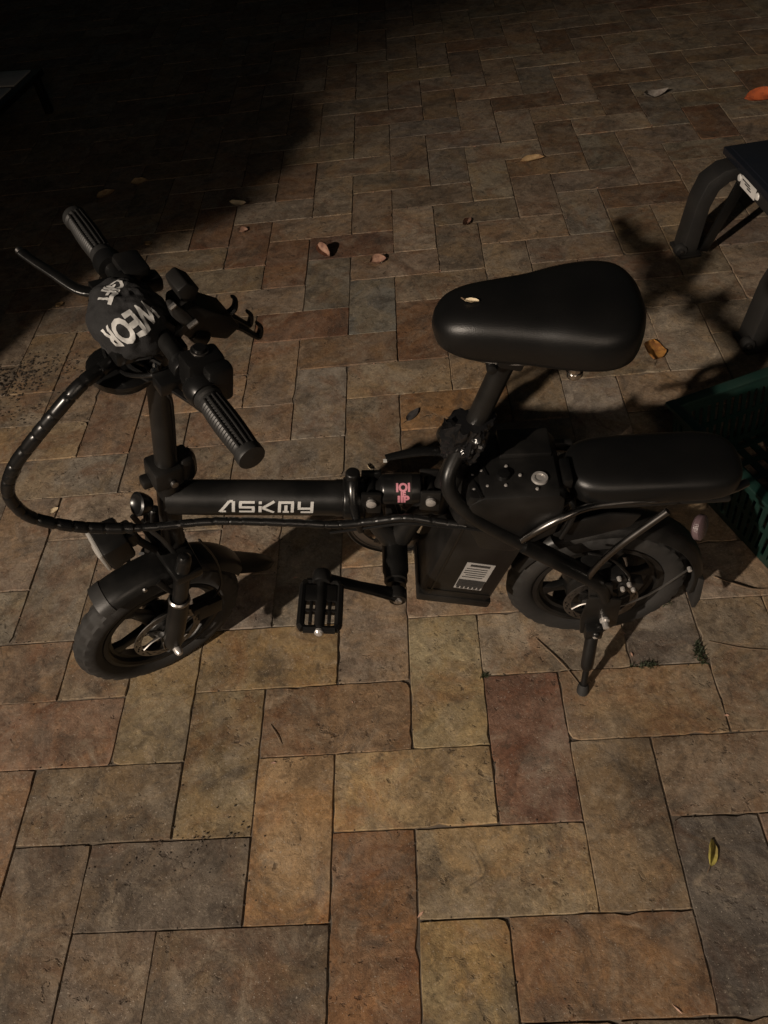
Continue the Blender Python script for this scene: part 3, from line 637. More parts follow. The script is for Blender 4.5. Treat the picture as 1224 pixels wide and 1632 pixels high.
ik.box(lc+ly*.0703-BD*.022, (.050, .0006, .022), BX, bY, BD)
part('label_print', ik, 'ink', bat)
iw = MB()
for k in range(6): iw.box(lc+ly*.0703+BX*(-.02+.008*k)-BD*.0365, (.005, .0006, .005), BX, bY, BD)
for k in range(3): iw.box(lc+ly*.0708-BD*(.016+.005*k), (.04-.006*k, .0006, .0014), BX, bY, BD)
iw.box(lc+ly*.0709-BD*.012, (.016, .0006, .003), BX, bY, BD)
part('label_symbols', iw, 'ink', bat)
LX = V((.995, 0, -.06)).normalized(); LZ = V((.06, 0, .998))
box = part('controller_box', MB().prism([V((x, 0, z)) for x, z in ((.288, .525), (.275, .49), (.30, .40), (.36, .385), (.43, .43), (.44, .48), (.44, .522), (.43, .534), (.31, .538))], V((0, .146, 0))), 'plastic', bev=.010)
part('box_lid', MB().box(V((.385, .038, .541)), (.085, .058, .012), LX, bY, LZ).box(V((.352, .034, .545)), (.01, .05, .006), LX, bY, LZ), 'plastic', box, bev=.004)
part('key_lock', MB().lathe([(.0085, 0), (.0085, .004), (.0125, .004), (.0135, 0)], V((.402, -.036, .535)), LZ, 26, close=True).lathe([(0, .0), (.0085, .0), (.0085, .002), (.003, .0025), (0, .0025)], V((.402, -.036, .535)), LZ, 20), 'silver', box, ang=30)
part('lid_knob', MB().lathe([(0, .007), (.010, .006), (.0115, .0), (.0115, -.004)], V((.345, -.026, .538)), LZ, 20), 'gloss', box)
for x_, y_ in ((.352, -.006), (.372, -.027), (.347, -.046), (.311, -.012), (.318, -.045), (.296, -.05), (.296, -.02), (.395, -.058)): part('box_screw', MB().lathe([(0, .003), (.0022, .0025), (.003, 0)], V((x_, y_, .5365)), LZ, 8), 'silver', box)
part('box_clip', MB().box(V((.446, -.02, .525)), (.016, .05, .02), LX, bY, LZ), 'plastic', box, bev=.003)
part('box_clip', MB().box(V((.45, .055, .515)), (.04, .012, .012), LX, bY, LZ), 'plastic', box, bev=.003)
part('box_ribs', MB().box(V((.30, -.045, .537)), (.004, .05, .004), (.9, .3, 0), (-.3, .9, 0)).box(V((.312, .0, .538)), (.004, .05, .003), (.95, .3, 0), (-.3, .95, 0)), 'gloss', box)
# loose cables behind the box
lc_ = MB()
for k in range(4): lc_.tube([V((.435, -.05+.008*k, .47)), V((.452, -.055+.008*k, .495-.004*k)), V((.458, -.06+.01*k, .46)), V((.44, -.065+.012*k, .41))], .0042, 8)
part('cable_bundle', lc_, 'gloss')

# ---- saddle
def sup(n, e):
    r = []
    for k in range(n):
        a = 2*math.pi*k/n; c, s = math.cos(a), math.sin(a)
        r.append((math.copysign(abs(c)**(2/e), c), math.copysign(abs(s)**(2/e), s)))
    return r
sadl = []
ST = [(0, .003, .834, .826), (.006, .024, .847, .808), (.022, .042, .859, .799), (.05, .053, .866, .789), (.09, .061, .867, .784), (.13, .070, .866, .781), (.17, .081, .868, .776), (.205, .088, .867, .775), (.232, .087, .866, .774), (.252, .078, .863, .777), (.265, .061, .857, .783), (.274, .038, .847, .793), (.278, .004, .83, .812)]
for (t, w, zt, zb) in ST:
    h = (zt-zb)/2; zc = (zt+zb)/2
    sadl.append([V((.247+t+.02*(h*y < 0)*0, x*w*(1 if y > 0 else .97), zc+y*h)) for x, y in sup(40, 3.0)])
# refine by interpolation along the length
def refine(rg_, n=4):
    o_ = []
    for i in range(len(rg_)-1):
        a, b, c, d = rg_[max(i-1, 0)], rg_[i], rg_[i+1], rg_[min(i+2, len(rg_)-1)]
        for k in range(n):
            t = k/n; o_.append([.5*((2*q)+(r_-p)*t+(2*p-5*q+4*r_-s_)*t*t+(3*q-p-3*r_+s_)*t**3) for p, q, r_, s_ in zip(a, b, c, d)])
    o_.append(rg_[-1]); return o_
sd_ = part('saddle', MB().loft(refine(sadl)), 'vinyl', ang=60)
part('saddle_rail', MB().tube([V((.29, -.022, .79)), V((.34, -.024, .772)), V((.43, -.03, .772)), V((.49, -.04, .785))], .0035, 8).tube([V((.29, .022, .79)), V((.34, .024, .772)), V((.43, .03, .772)), V((.49, .04, .785))], .0035, 8), 'alu', sd_)
part('saddle_clamp', MB().box(V((.352, 0, .775)), (.04, .056, .028), BX, bY, BD).lathe([(0, -.034), (.008, -.034), (.008, .034), (0, .034)], V((.325, 0, .768)), side, 12), 'plastic', sd_, bev=.004)
for x_ in (.432,): part('saddle_spring', MB().lathe([(0, -.012), (.009, -.012), (.010, -.008), (.010, .01), (0, .012)], V((x_, -.055, .778)), eZ, 16).lathe([(.0095, -.004), (.0115, -.004), (.0115, .002), (.0095, .002)], V((x_, -.055, .774)), eZ, 16, close=True), 'chrome', sd_)
# ---- passenger cushion over the rear wheel
ps = []
for t, w, zt, zb in ((0, .004, .505, .498), (.006, .030, .518, .487), (.02, .047, .526, .482), (.045, .056, .53, .48), (.09, .059, .531, .48), (.19, .060, .530, .479), (.235, .058, .528, .479), (.262, .050, .524, .481), (.278, .034, .516, .487), (.286, .004, .505, .497)):
    h = (zt-zb)/2; zc = (zt+zb)/2-t*.03+.004
    h += .007; zc -= .006; w = w*1.05
    ps.append([V((.448+t, x*w, zc+y*h)) for x, y in sup(40, 3.2)])
rs2 = part('rear_cushion', MB().loft(refine(ps)), 'vinyl', ang=60)
part('cushion_base', MB().box(V((.59, 0, .462)), (.25, .10, .010), (1, 0, -.03), bY), 'plastic', rs2, bev=.004)
# ---- rear mudguard, lights, brake, kickstand
rm = part('rear_mudguard', guard(rc, AY, AX, -8, 150, .184, .034, 60), 'plastic', ang=40)
part('guard_side', MB().prism([V((x, -.046, z)) for x, z in ((.43, .395), (.45, .425), (.52, .445), (.575, .435), (.56, .405), (.5, .385), (.46, .375))], V((0, .006, 0))), 'plastic', rm, bev=.002)
part('mud_flap', MB().prism([V((x, 0, z)) for x, z in ((.722, .20), (.735, .19), (.742, .12), (.738, .09), (.73, .09), (.726, .13))], V((0, .064, 0))), 'rubber', rm, bev=.002)
for sd in (-1, 1): part('guard_stay', MB().tube([V((.553, .075*sd, .18)), V((.62, .064*sd, .205)), V((.69, .045*sd, .255))], .0022, 6), 'alu', rm)
part('stay_end', MB().lathe([(0, .005), (.004, .004), (.004, -.004), (0, -.005)], V((.69, -.046, .255)), side, 8), 'silver', rm)
part('tail_light', MB().box(V((.715, 0, .452)), (.026, .05, .022), (1, 0, -.2), bY).box(V((.74, .02, .445)), (.02, .02, .03)), 'red', bev=.005)
part('tail_reflector', MB().lathe([(0, .008), (.02, .0075), (.0235, .005), (.024, -.004), (.02, -.008), (0, -.008)], V((.70, -.012, .338)), (.75, -.55, .3), 28), 'reflector')
cp = part('rear_caliper', MB().box(V((.548, -.058, .262)), (.05, .03, .034), (.9, 0, .4), bY).box(V((.582, -.062, .25)), (.034, .022, .026), (.9, 0, -.3), bY).lathe([(0, -.014), (.013, -.014), (.014, -.01), (.014, .01), (0, .012)], V((.566, -.066, .255)), side, 16).tube([V((.575, -.07, .262)), V((.565, -.075, .30)), V((.53, -.07, .345)), V((.49, -.066, .36))], .003, 8), 'plastic', bev=.004)
cb = MB()
for p_ in ((.537, -.078, .272), (.56, -.083, .262), (.583, -.075, .245), (.572, -.078, .268), (.552, -.076, .287)): cb.lathe([(0, .005), (.003, .005), (.0042, .003), (.0042, -.003)], V(p_), side, 8)
part('caliper_bolts', cb, 'silver', cp)
part('bracket_plate', MB().prism([V((x, -.09, z)) for x, z in ((.50, .255), (.56, .24), (.562, .15), (.535, .118), (.495, .125), (.49, .18))], V((0, .006, 0))), 'paint', bev=.002)
ks0, ks1 = V((.517, -.098, .135)), V((.499, -.163, .004)); kd = ks1-ks0
ks = part('kickstand', MB().tube([ks0+kd*.55, ks0+kd*.96], .0065, 14, 0), 'paint')
part('stand_sleeve', MB().tube([ks0, ks0+kd*.05, ks0+kd*.5, ks0+kd*.56, ks0+kd*.6], [.011, .0125, .0125, .0115, .0075], 16, 0), 'paint', ks)
part('stand_pivot', MB().box(V((.517, -.098, .145)), (.034, .026, .034)).lathe([(0, -.012), (.009, -.012), (.009, .016), (0, .018)], V((.52, -.1, .15)), side, 14), 'paint', ks, bev=.004)
part('stand_bolt', MB().lathe([(0, .006), (.005, .005), (.006, 0)], V((.518, -.112, .148)), side, 10), 'silver', ks)
part('stand_foot', MB().tube([ks0+kd*.84, ks0+kd*.88, ks0+kd*.985, ks0+kd*1.0], [.0095, .0115, .0125, .010], 16, 0), 'rubber', ks)
# ---- spiral-wrapped cable loop in front
cab = [(-.15, .005, .85), (-0.177, -0.03, 0.844), (-0.19, -0.05, 0.847), (-0.212, -0.08, 0.849), (-0.251, -0.1, 0.824), (-0.303, -0.11, 0.781), (-0.346, -0.115, 0.741), (-0.377, -0.115, 0.696), (-0.383, -0.115, 0.661), (-0.375, -0.11, 0.623), (-0.337, -0.1, 0.585), (-0.292, -0.085, 0.553), (-0.236, -0.07, 0.529), (-0.173, -0.06, 0.519), (-0.128, -0.054, 0.511), (-0.073, -0.052, 0.501), (0.009, -0.052, 0.486), (0.07, -0.052, 0.475), (0.134, -0.052, 0.478), (0.186, -0.055, 0.484), (0.237, -0.06, 0.472), (0.283, -0.066, 0.464)]
def resample(pts, step):
    pts = [V(p) for p in pts]; Q = []
    for i in range(len(pts)-1):
        a, b, c, d = pts[max(i-1, 0)], pts[i], pts[i+1], pts[min(i+2, len(pts)-1)]
        for k in range(40):
            t = k/40; Q.append(.5*((2*b)+(c-a)*t+(2*a-5*b+4*c-d)*t*t+(3*b-a-3*c+d)*t**3))
    Q.append(pts[-1]); o_ = [Q[0]]; acc = 0
    for i in range(1, len(Q)):
        acc += (Q[i]-Q[i-1]).length
        if acc >= step: o_.append(Q[i]); acc = 0
    return o_
cp_ = resample(cab, .0024)
def spiral(cp_, r0):
    """sleeve whose edge steps round the cable like cut spiral wrap"""
    n = 16; vs = []; x = None; m = MB(); L_ = len(cp_)
    for i, p in enumerate(cp_):
        T = (cp_[min(i+1, L_-1)]-cp_[max(i-1, 0)]).normalized()
        x = T.orthogonal().normalized() if x is None else (x-T*x.dot(T)).normalized(); y = T.cross(x)
        for k in range(n):
            a = 2*math.pi*k/n; ph_ = ((i/9.0)+.45*mnoise.noise(V((i*.06, 1, 2)))+.10*math.cos(a)+.05*math.sin(i*.11)) % 1
            rr_ = r0*(1.0 if i < L_*.52 else .74)*(.87 if ph_ < .13 else 1.0+.03*ph_); vs.append(p+x*math.cos(a)*rr_+y*math.sin(a)*rr_)
    fs = [[i*n+k, i*n+(k+1) % n, (i+1)*n+(k+1) % n, (i+1)*n+k] for i in range(L_-1) for k in range(n)]
    fs += [list(range(n))[::-1], [(L_-1)*n+k for k in range(n)]]
    return m.add(vs, fs)
sp = part('spiral_cable', spiral(cp_, .0094), 'gloss', ang=35)
wr = MB()
for i_, (a_, b_) in enumerate((((-.02, .0), (.008, .012)), ((.0, .01), (-.01, .02)), ((.01, -.01), (.014, -.006)))):
    wr.tube([V((-.185, -.02, .835))+V((.0, a_[0]*.3, .002*i_)), FP(.03, a_[0], .425), FP(.01, a_[1]+.02, .40), FP(-.012, .016, .36)], .0032, 8)
wr.tube([V((-.19, -.02, .83)), FP(.06, -.03, .42), FP(.045, -.08, .45), FP(.03, -.09, HU)], .003, 8).tube([V((-.19, -.02, .832)), FP(.055, .03, .43), FP(.04, .07, .455), FP(.03, .08, HU-.01)], .003, 8)
part('brake_cable', wr, 'gloss')
part('loose_cable', MB().tube([V((.05, -.045, .445)), V((.12, -.048, .455)), V((.18, -.058, .472)), V((.245, -.067, .468)), V((.30, -.075, .462)), V((.36, -.078, .435)), V((.44, -.082, .36))], .0026, 8), 'gloss')
ck2 = MB()
for j in range(1, 4):
    ck2.tube([FP(.012*j-.03, .03, .40+.01*j), FP(.03, .05*math.sin(j), .41+.01*j), FP(.045, .01*j-.02, .43), FP(.02, -.03+.02*j, .46)], .0032, 6)
part('cable_tangle', ck2, 'gloss')
part('display_unit', MB().box(FP(.035, -.01, HU-.022), (.06, .075, .022), FF, LL, UU).box(FP(-.012, .035, HU-.018), (.03, .03, .02), FF, LL, UU), 'gloss', bev=.005)
part('front_bag_shell', MB().lathe([(0, -.03), (.03, -.028), (.045, -.012), (.047, .0), (.04, .004)], FP(.045, -.015, .405), UU, 24), 'gloss')

# ---- black cloth cap with white lettering hung over the bar centre
bw = bike.matrix_basis
capc = FP(.026, -.018, .478); ra, rb_, rcx = .050, .058, .047
def cap_pt(d, k=1.0):
    d = V(d).normalized(); s_ = 1/math.sqrt((d.x/ra)**2+(d.y/rb_)**2+(d.z/rcx)**2)
    wv = 1+.09*mnoise.noise(d*2.2)+.05*(1-2*abs(mnoise.noise(V((d.x*3+4, d.y*5, d.z*2)))))+.015*mnoise.noise(d*11)
    q = d*s_*wv*k; return capc+FF*q.x+LL*q.y+UU*q.z
cv = []; cf = []; NU, NV = 90, 56
for j in range(NV+1):
    for i in range(NU):
        a = 2*math.pi*i/NU; b = -math.pi/2*.45+(math.pi/2*1.45)*j/NV
        cv.append(cap_pt((math.cos(a)*math.cos(b), math.sin(a)*math.cos(b), math.sin(b)+1e-4)))
for j in range(NV):
    for i in range(NU): cf.append([j*NU+i, j*NU+(i+1) % NU, (j+1)*NU+(i+1) % NU, (j+1)*NU+i])
cap = MB().add(cv, cf)
capo = empty('cloth_cap', capc); capo.parent = None
root = empty('black_cloth_cap', bw @ capc, (R(3), 0, 0))
bpy.data.objects.remove(capo)
tag(root, 'black cloth cap with white lettering pulled over the middle of the handlebar', 'cap')
def csub(name, mb, m, **k):
    mb.v = [tuple(V(p)-capc) for p in mb.v]; return mb.build(name, M[m], root, **k)
csub('crown', cap, 'cloth', ang=70)
def cap_text(body, cdir, xdir, size):
    cdir = V(cdir).normalized(); xd = V(xdir); xd = (xd-cdir*xd.dot(cdir)).normalized(); yd = cdir.cross(xd)
    tv, tf = text_mesh(body, size, .035, .95)
    return MB().add([cap_pt(cdir+xd*p.x*.62/.052+yd*p.y/.052, 1.018) for p in tv], tf)
csub('lettering', cap_text('WEOR', (.25, .82, .52), (.84, .53, 0), .046), 'white')
csub('lettering', cap_text('GIFT', (.36, -.12, .9), (.84, .5, 0), .036), 'white')
csub('hem', MB().tube([cap_pt((math.cos(2*math.pi*i/40), math.sin(2*math.pi*i/40), -.72), 1.01) for i in range(41)], .003, 6, 1), 'cloth')

# ------------------------------------------------------------------ green crate at the right
cr = empty('plastic_crate', (.80, .72, 0), (0, 0, R(20)))
tag(cr, 'green slotted plastic crate standing beside the rear of the bicycle', 'crate')
CW, CL, CH = .58, .40, .185
def flare(x, y, z):  # crate local: x along the far side, y towards the camera is negative
    k = (1-z/CH)*.022
    return V((k+(CW-2*k)*x/CW, -k-(CL-2*k)*(-y)/CL, z))
def wall(p0, p1, nslots):
    """one slotted side between two top corners, real openings"""
    a, b = V(p0), V(p1); L_ = (b-a).length; m = MB(); d = (b-a)/L_
    inn = V((CW/2, -CL/2, 0)); nrm = V((-d.y, d.x, 0)); nrm = nrm if nrm.dot(inn-a) > 0 else -nrm
    def bar(s0, s1, z0, z1, t=.004):
        vs = []
        for z in (z0, z1):
            for s_, o_ in ((s0, 0), (s1, 0), (s1, t), (s0, t)):
                q = a+d*s_+nrm*o_; vs.append(flare(q.x, q.y, z))
        m.add(vs, [[3, 2, 1, 0], [4, 5, 6, 7], [0, 1, 5, 4], [1, 2, 6, 5], [2, 3, 7, 6], [3, 0, 4, 7]])
    rails = ((0, .022), (.088, .100), (.155, CH))
    for z0, z1 in rails: bar(0, L_, z0, z1)
    wv = L_/nslots
    for i in range(nslots+1):
        s_ = min(max(i*wv, .006), L_-.006)
        for z0, z1 in ((.022, .088), (.100, .155)): bar(s_-.006, s_+.006, z0, z1, .0036)
    return m
cs_ = [(0, 0), (CW, 0), (CW, -CL), (0, -CL)]
for i in range(4):
    a, b = cs_[i], cs_[(i+1) % 4]
    part('slotted_side', wall((*a, 0), (*b, 0), 26 if i % 2 == 0 else 18), 'green', cr)
rim = MB()
for i in range(4):
    a, b = V((*cs_[i], CH)), V((*cs_[(i+1) % 4], CH)); d = (b-a).normalized()
    rim.box((a+b)/2+V((0, 0, .004)), ((b-a).length+.028, .026, .010), d, V((-d.y, d.x, 0)))
    rim.v[-8:] = [tuple(V(p)+V((0, 0, .0002*i))) for p in rim.v[-8:]]
part('rim', rim, 'green', cr, bev=.003)
fl_ = MB(); k0 = .022
for i in range(14): fl_.box(V((k0+(CW-2*k0)*(i+.5)/14, -CL/2, .006)), (.018, CL-2*k0, .004))
for i in range(7): fl_.box(V((CW/2, -k0-(CL-2*k0)*(i+.5)/7, .0095)), (CW-2*k0, .014, .003))
part('base_grid', fl_, 'green', cr)

# ------------------------------------------------------------------ low stool at the upper right
stl = empty('step_stool', (1.231, 1.447, 0), (0, 0, R(6)))
tag(stl, 'low dark step stool with blue top and a white sticker on its edge', 'stool')
# local: x to the right, y along the left edge (far = +), seat z .30
def sp_(name, mb, m, **k): return mb.build(name, M[m], stl, **k)
sp_('stool_top', MB().box(V((.165, -.02, .292)), (.36, .62, .022)).box(V((.165, -.02, .304)), (.33, .59, .006)), 'blue', bev=.006)
sp_('apron', MB().box(V((.0, -.02, .262)), (.014, .58, .042)).box(V((.33, -.02, .262)), (.014, .58, .042)), 'grey', bev=.003)
sk_ = sp_('sticker', MB().box(V((-.0085, .105, .262)), (.0014, .095, .036)), 'sticker')
st2 = MB(); 
for k in range(3): st2.box(V((-.0096, .12-.012*k, .268-.006*k)), (.0006, .05-.012*k, .0035))
sp_('sticker_print', st2, 'ink')
for y_ in (.165, .045): sp_('screw_cap', MB().lathe([(0, .004), (.009, .003), (.011, 0)], V((-.008, y_, .262)), (-1, 0, 0), 16), 'sticker')
for y_, sx in ((.235, 1), (-.275, 1), (.235, -1), (-.275, -1)):
    q = [(.03, .28), (-.04, .272), (-.085, .24), (-.105, .18), (-.125, .012), (-.075, .012), (-.062, .16), (-.045, .21), (-.015, .235), (.03, .238)]
    q = [(x, z) if sx > 0 else (.33-x, z) for x, z in q]
    lg = sp_('leg', MB().prism([V((x, y_, z)) for x, z in q], V((0, .075, 0))), 'grey', bev=.004)
    o = MB().box(V(((-.1 if sx > 0 else .43), y_-.006, .007)), (.07, .10, .012)).build('foot_pad', M['grey'], lg, bev=.003)
    cx_ = -.128 if sx > 0 else .458
    o = MB().lathe([(0, -.014), (.017, -.014), (.02, -.01), (.02, .01), (.017, .014), (0, .014)], V((cx_, y_-.03, .022)), (0, 1, 0), 22).build('castor', M['rubber'], lg)
    o = MB().lathe([(0, .019), (.006, .018), (.007, .013)], V((cx_, y_-.03, .022)), (0, -1, 0), 12).build('castor_hub', M['alu'], lg)
    br_ = MB().prism([V((x, y_-.045, z)) for x, z in (((-.07, .02), (.0, .24), (.035, .225), (-.045, .012)) if sx > 0 else ((.40, .02), (.33, .24), (.295, .225), (.375, .012)))], V((0, .010, 0)))
    br_.build('brace', M['gloss'], lg, bev=.002)

# ------------------------------------------------------------------ tile-topped table at the upper left
tb = empty('garden_table', (-1.98, 3.11, 0), (0, 0, R(-8.5)))
tag(tb, 'low dark table with pale square tiles on top at the upper left', 'table')
MB().box(V((0, 0, .179)), (.80, .90, .03)).build('table_frame', M['paint'], tb, bev=.004)
for i in range(4):
    for j in range(4): MB().box(V((-.28+.186*i, -.32+.213*j, .198)), (.16, .185, .008)).build('tile', M['tile'], tb, bev=.002)
for sx in (-1, 1):
    for sy in (-1, 1): MB().box(V((.37*sx, .41*sy, .083)), (.035, .035, .162)).build('leg', M['paint'], tb, bev=.003)

# ------------------------------------------------------------------ stand-in shrubs added out of view, shaped to throw the large shadow
def shrub_meshes(prof, seed):
    """leaves filling a clipped crown; prof lists (height, radius)"""
    r = random.Random(seed); lm = MB(); h0, h1 = prof[0][0], prof[-1][0]
    def radius(z):
        for (a, ra), (b, rb) in zip(prof, prof[1:]):
            if a <= z <= b: return ra+(rb-ra)*(z-a)/(b-a)
        return .05
    k = 0
    while k < 9500:
        z = r.uniform(h0, h1); rad = radius(z)
        if r.random() > (rad/.47)**2+.05: continue
        k += 1
        a = r.random()*6.283; q = (rad-.02)*math.sqrt(r.random())
        c = V((q*math.cos(a), q*math.sin(a), z)); d = V((r.gauss(0, 1), r.gauss(0, 1), r.gauss(.2, .7))).normalized(); e = d.orthogonal().normalized()
        e.rotate(Matrix.Rotation(r.random()*6.28, 3, d)); g = d.cross(e); s_ = r.uniform(.020, .037)
        lm.add([c-e*s_, c+g*s_*.55, c+e*s_, c-g*s_*.55], [[0, 1, 2, 3]])
    return lm
def mesh_of(mb, name, m):
    me = bpy.data.meshes.new(name); me.from_pydata(mb.v, [], mb.f); me.materials.append(M[m]); return me
pot_me = MB().lathe([(0, .004), (.15, .004), (.16, .01), (.2, .36), (.225, .362), (.225, .41), (.2, .412), (.19, .37), (0, .37)], V((0, 0, 0)), eZ, 36)
pots = None
TALL = [(.44, .24), (.6, .33), (1.0, .40), (1.87, .43), (2.02, .36), (2.1, .12)]
SHR = [(66.2, 4.5, [(.44, .22), (.7, .28), (1.34, .29), (1.47, .43), (1.53, .47), (1.61, .41), (1.68, .30), (1.76, .10)]), (72.1, 4.5, [(.44, .22), (.7, .3), (1.5, .40), (1.78, .50), (1.86, .42), (1.95, .33), (2.03, .16)]), (78.2, 4.4, TALL), (84.4, 4.6, TALL), (90.4, 4.5, TALL)]
for i, (az, D, prof) in enumerate(SHR):
    h = prof[-1][0]
    a = R(az); p = V((LAMP.x+math.cos(a)*D, LAMP.y+math.sin(a)*D, 0))
    t = tag(empty('shade_shrub', p), ('unseen stand-in shrub in a clay pot, shaped to cast shade, lowest of the row left of the bicycle' if i == 0 else 'tall unseen stand-in shrub in a clay pot, shaped to cast shade, ' + ('', 'next to the lowest of the row', 'middle one of the row', 'fourth of the row from the lowest', 'farthest of the row from the lowest')[i]), 'shrub', 'added shade-casting shrubs out of view on the left')
    o = bpy.data.objects.new('crown', mesh_of(shrub_meshes(prof, i+3), 'crown', 'foliage')); C.objects.link(o); o.parent = t
    MB().tube([V((0, 0, .36)), V((.01, 0, .7)), V((-.01, .01, h-.2))], [.022, .017, .006], 8).build('trunk', M['bark'], t)
    if pots is None: po = pot_me.build('pot', M['clay'], t, bev=.003); pots = po.data
    else: po = bpy.data.objects.new('pot', pots); C.objects.link(po); po.parent = t
    so = MB().lathe([(0, .378), (.19, .374)], V((0, 0, 0)), eZ, 24).build('potting_soil', M['soil'], t)

# ------------------------------------------------------------------ fallen leaves, twigs, weeds and crumbs
def leaf(loc, rz, L_, w, curl, cup, m, label, tilt=(0, 0), seed=0, name='fallen_leaf', cat='leaf', group='fallen leaves on the paving'):
    r = random.Random(seed); n, k = 10, 6; vs = []; fs = []
    for i in range(n+1):
        t = i/n; s_ = t-.5; hw = w*math.sin(math.pi*min(1, t**.85))**.8*.5*(1+.1*mnoise.noise(V((t*5, seed, 0))))+.0006
        for j in range(k+1):
            q = -1+2*j/k
            vs.append((L_*s_*(1-.3*abs(curl)*s_*s_*4*.3), hw*q*(1-.35*abs(cup)*q*q), curl*L_*(s_*s_*1.6)+cup*hw*1.1*q*q+.06*L_*mnoise.noise(V((t*3+seed, q*1.5, 2)))))
    for i in range(n):
        for j in range(k): a = i*(k+1)+j; fs.append([a, a+1, a+k+2, a+k+1])
    o_ = len(vs); vs += [(x, y, z-.0006) for x, y, z in vs]; fs += [[i+o_ for i in f[::-1]] for f in fs]
    zm = min(v[2] for v in vs); me = bpy.data.meshes.new(name); 
    rot = Matrix.Rotation(tilt[0], 3, 'X') @ Matrix.Rotation(tilt[1], 3, 'Y'); vs = [rot @ V(v) for v in vs]; zm = min(v.z for v in vs)
    me.from_pydata([v-V((0, 0, zm)) for v in vs], [], fs); me.materials.append(LM[m]); me.shade_smooth()
    o = bpy.data.objects.new(name, me); C.objects.link(o); o.location = loc; o.rotation_euler = (0, 0, rz)
    st_ = MB().tube([V((-L_*.48, 0, vs[k//2].z-zm+.0006)), V((-L_*.62, .002, vs[k//2].z-zm+.001)), V((-L_*.75, .004, .002+max(0, vs[k//2].z-zm)*.5))], [.0011, .0009, .0007], 5).build('stalk', M['twig'], o)
    return tag(o, label, cat, group)
Z0 = .001
leaf((.887, 1.16, Z0), R(78), .10, .07, .10, .28, 'orange', 'large orange leaf with dark shadow half lying right of the saddle', (.3, .05), 1)
leaf((.711, 2.409, Z0), R(12), .10, .036, .1, .8, 'tan', 'long tan curled leaf lying behind the saddle in the dim paving', (.5, 0), 2)
leaf((.417, 1.979, Z0), R(62), .075, .03, .2, .7, 'pinkish', 'small upright brown leaf between the tan leaf and the saddle', (.4, .15), 3)
leaf((-.453, 2.297, Z0), R(-18), .075, .03, .5, .6, 'pale', 'pale curved leaf at the edge of the big shadow', (.5, 0), 4)
leaf((-.412, 2.077, Z0), R(30), .04, .03, .4, .8, 'pinkish', 'tiny brown leaf just below the pale curved leaf', (.3, .2), 5)
leaf((-.771, 2.045, Z0), R(65), .05, .024, .3, .6, 'tan', 'thin tan leaf standing near the far handlebar grip', (.3, .4), 6)
leaf((.095, 1.777, Z0), R(20), .062, .045, .3, .7, 'pinkish', 'pinkish cupped leaf, right one of the pair above the phone holder', (.45, .1), 7)
leaf((-.089, 1.863, Z0), R(-60), .075, .055, .7, 1.0, 'pinkish', 'crumpled pinkish leaf, left one of the pair above the phone holder', (.5, .3), 8)
leaf((1.286, 2.875, Z0), R(20), .13, .045, .6, .7, 'grey', 'grey twisted leaf far back near the orange red leaf', (.5, .1), 9)
leaf((1.70, 2.75, Z0), R(5), .15, .075, .1, .5, 'red', 'orange red leaf at the far right edge above the stool', (.5, 0), 10)
leaf((.661, -.217, Z0), R(72), .048, .022, .1, .7, 'olive', 'yellow green leaf on the dark grey stone at the lower right', (.55, 0), 11)
leaf((.188, .973, Z0), R(55), .06, .024, .05, .1, 'dark', 'flat dark leaf lying left of the seat post', (0, 0), 12)
leaf((-1.037, 2.491, Z0), R(40), .085, .05, .2, .4, 'tan', 'tan leaf deep in the shadow, lower of two', (.2, 0), 13)
leaf((-.91, 2.569, Z0), R(10), .075, .05, .2, .4, 'tan', 'tan leaf deep in the shadow, upper of two', (.2, 0), 14)
leaf((-1.02, 1.69, Z0), R(70), .045, .02, .2, .5, 'tan', 'small leaf at the shadow edge by the brake lever', (.2, .3), 15)
leaf((.066, .781, Z0), R(100), .03, .012, .3, .6, 'pale', 'tiny white curled leaf lying by the hinge of the frame', (.5, .2), 16)
leaf((-.77, .713, Z0), R(50), .026, .016, .1, .4, 'pale', 'tiny pale leaf inside the cable loop', (.2, 0), 17)
sl = V((.300, -.008, .8672)); wl = bw @ sl
leaf(wl, R(-14), .019, .008, .1, .4, 'pale', 'small pale leaf lying on top of the saddle nose', (0, 0), 18, group='leaf on the saddle')
def twig(pts, r, label):
    o = MB().tube([V(p) for p in pts], [r*.7]+[r]*(len(pts)-2)+[r*.6], 6, 4).build('twig', M['twig'])
    return tag(o, label, 'twig', 'twigs on the paving')
twig([(.425, .23, .003), (.47, .165, .0045), (.505, .10, .003)], .0014, 'thin straight twig lying left of the kickstand foot')
twig([(.83, .36, .003), (.87, .33, .009), (.905, .318, .005), (.94, .32, .002)], .002, 'short crooked twig on the stone below the crate')
twig([(-.135, .07, .002), (-.12, .045, .004), (-.108, .025, .002)], .001, 'tiny twig on the stone by the front wheel')
twig([(.775, .20, .002), (.85, .175, .003), (.95, .165, .002)], .001, 'hair thin twig by the weeds at the right')
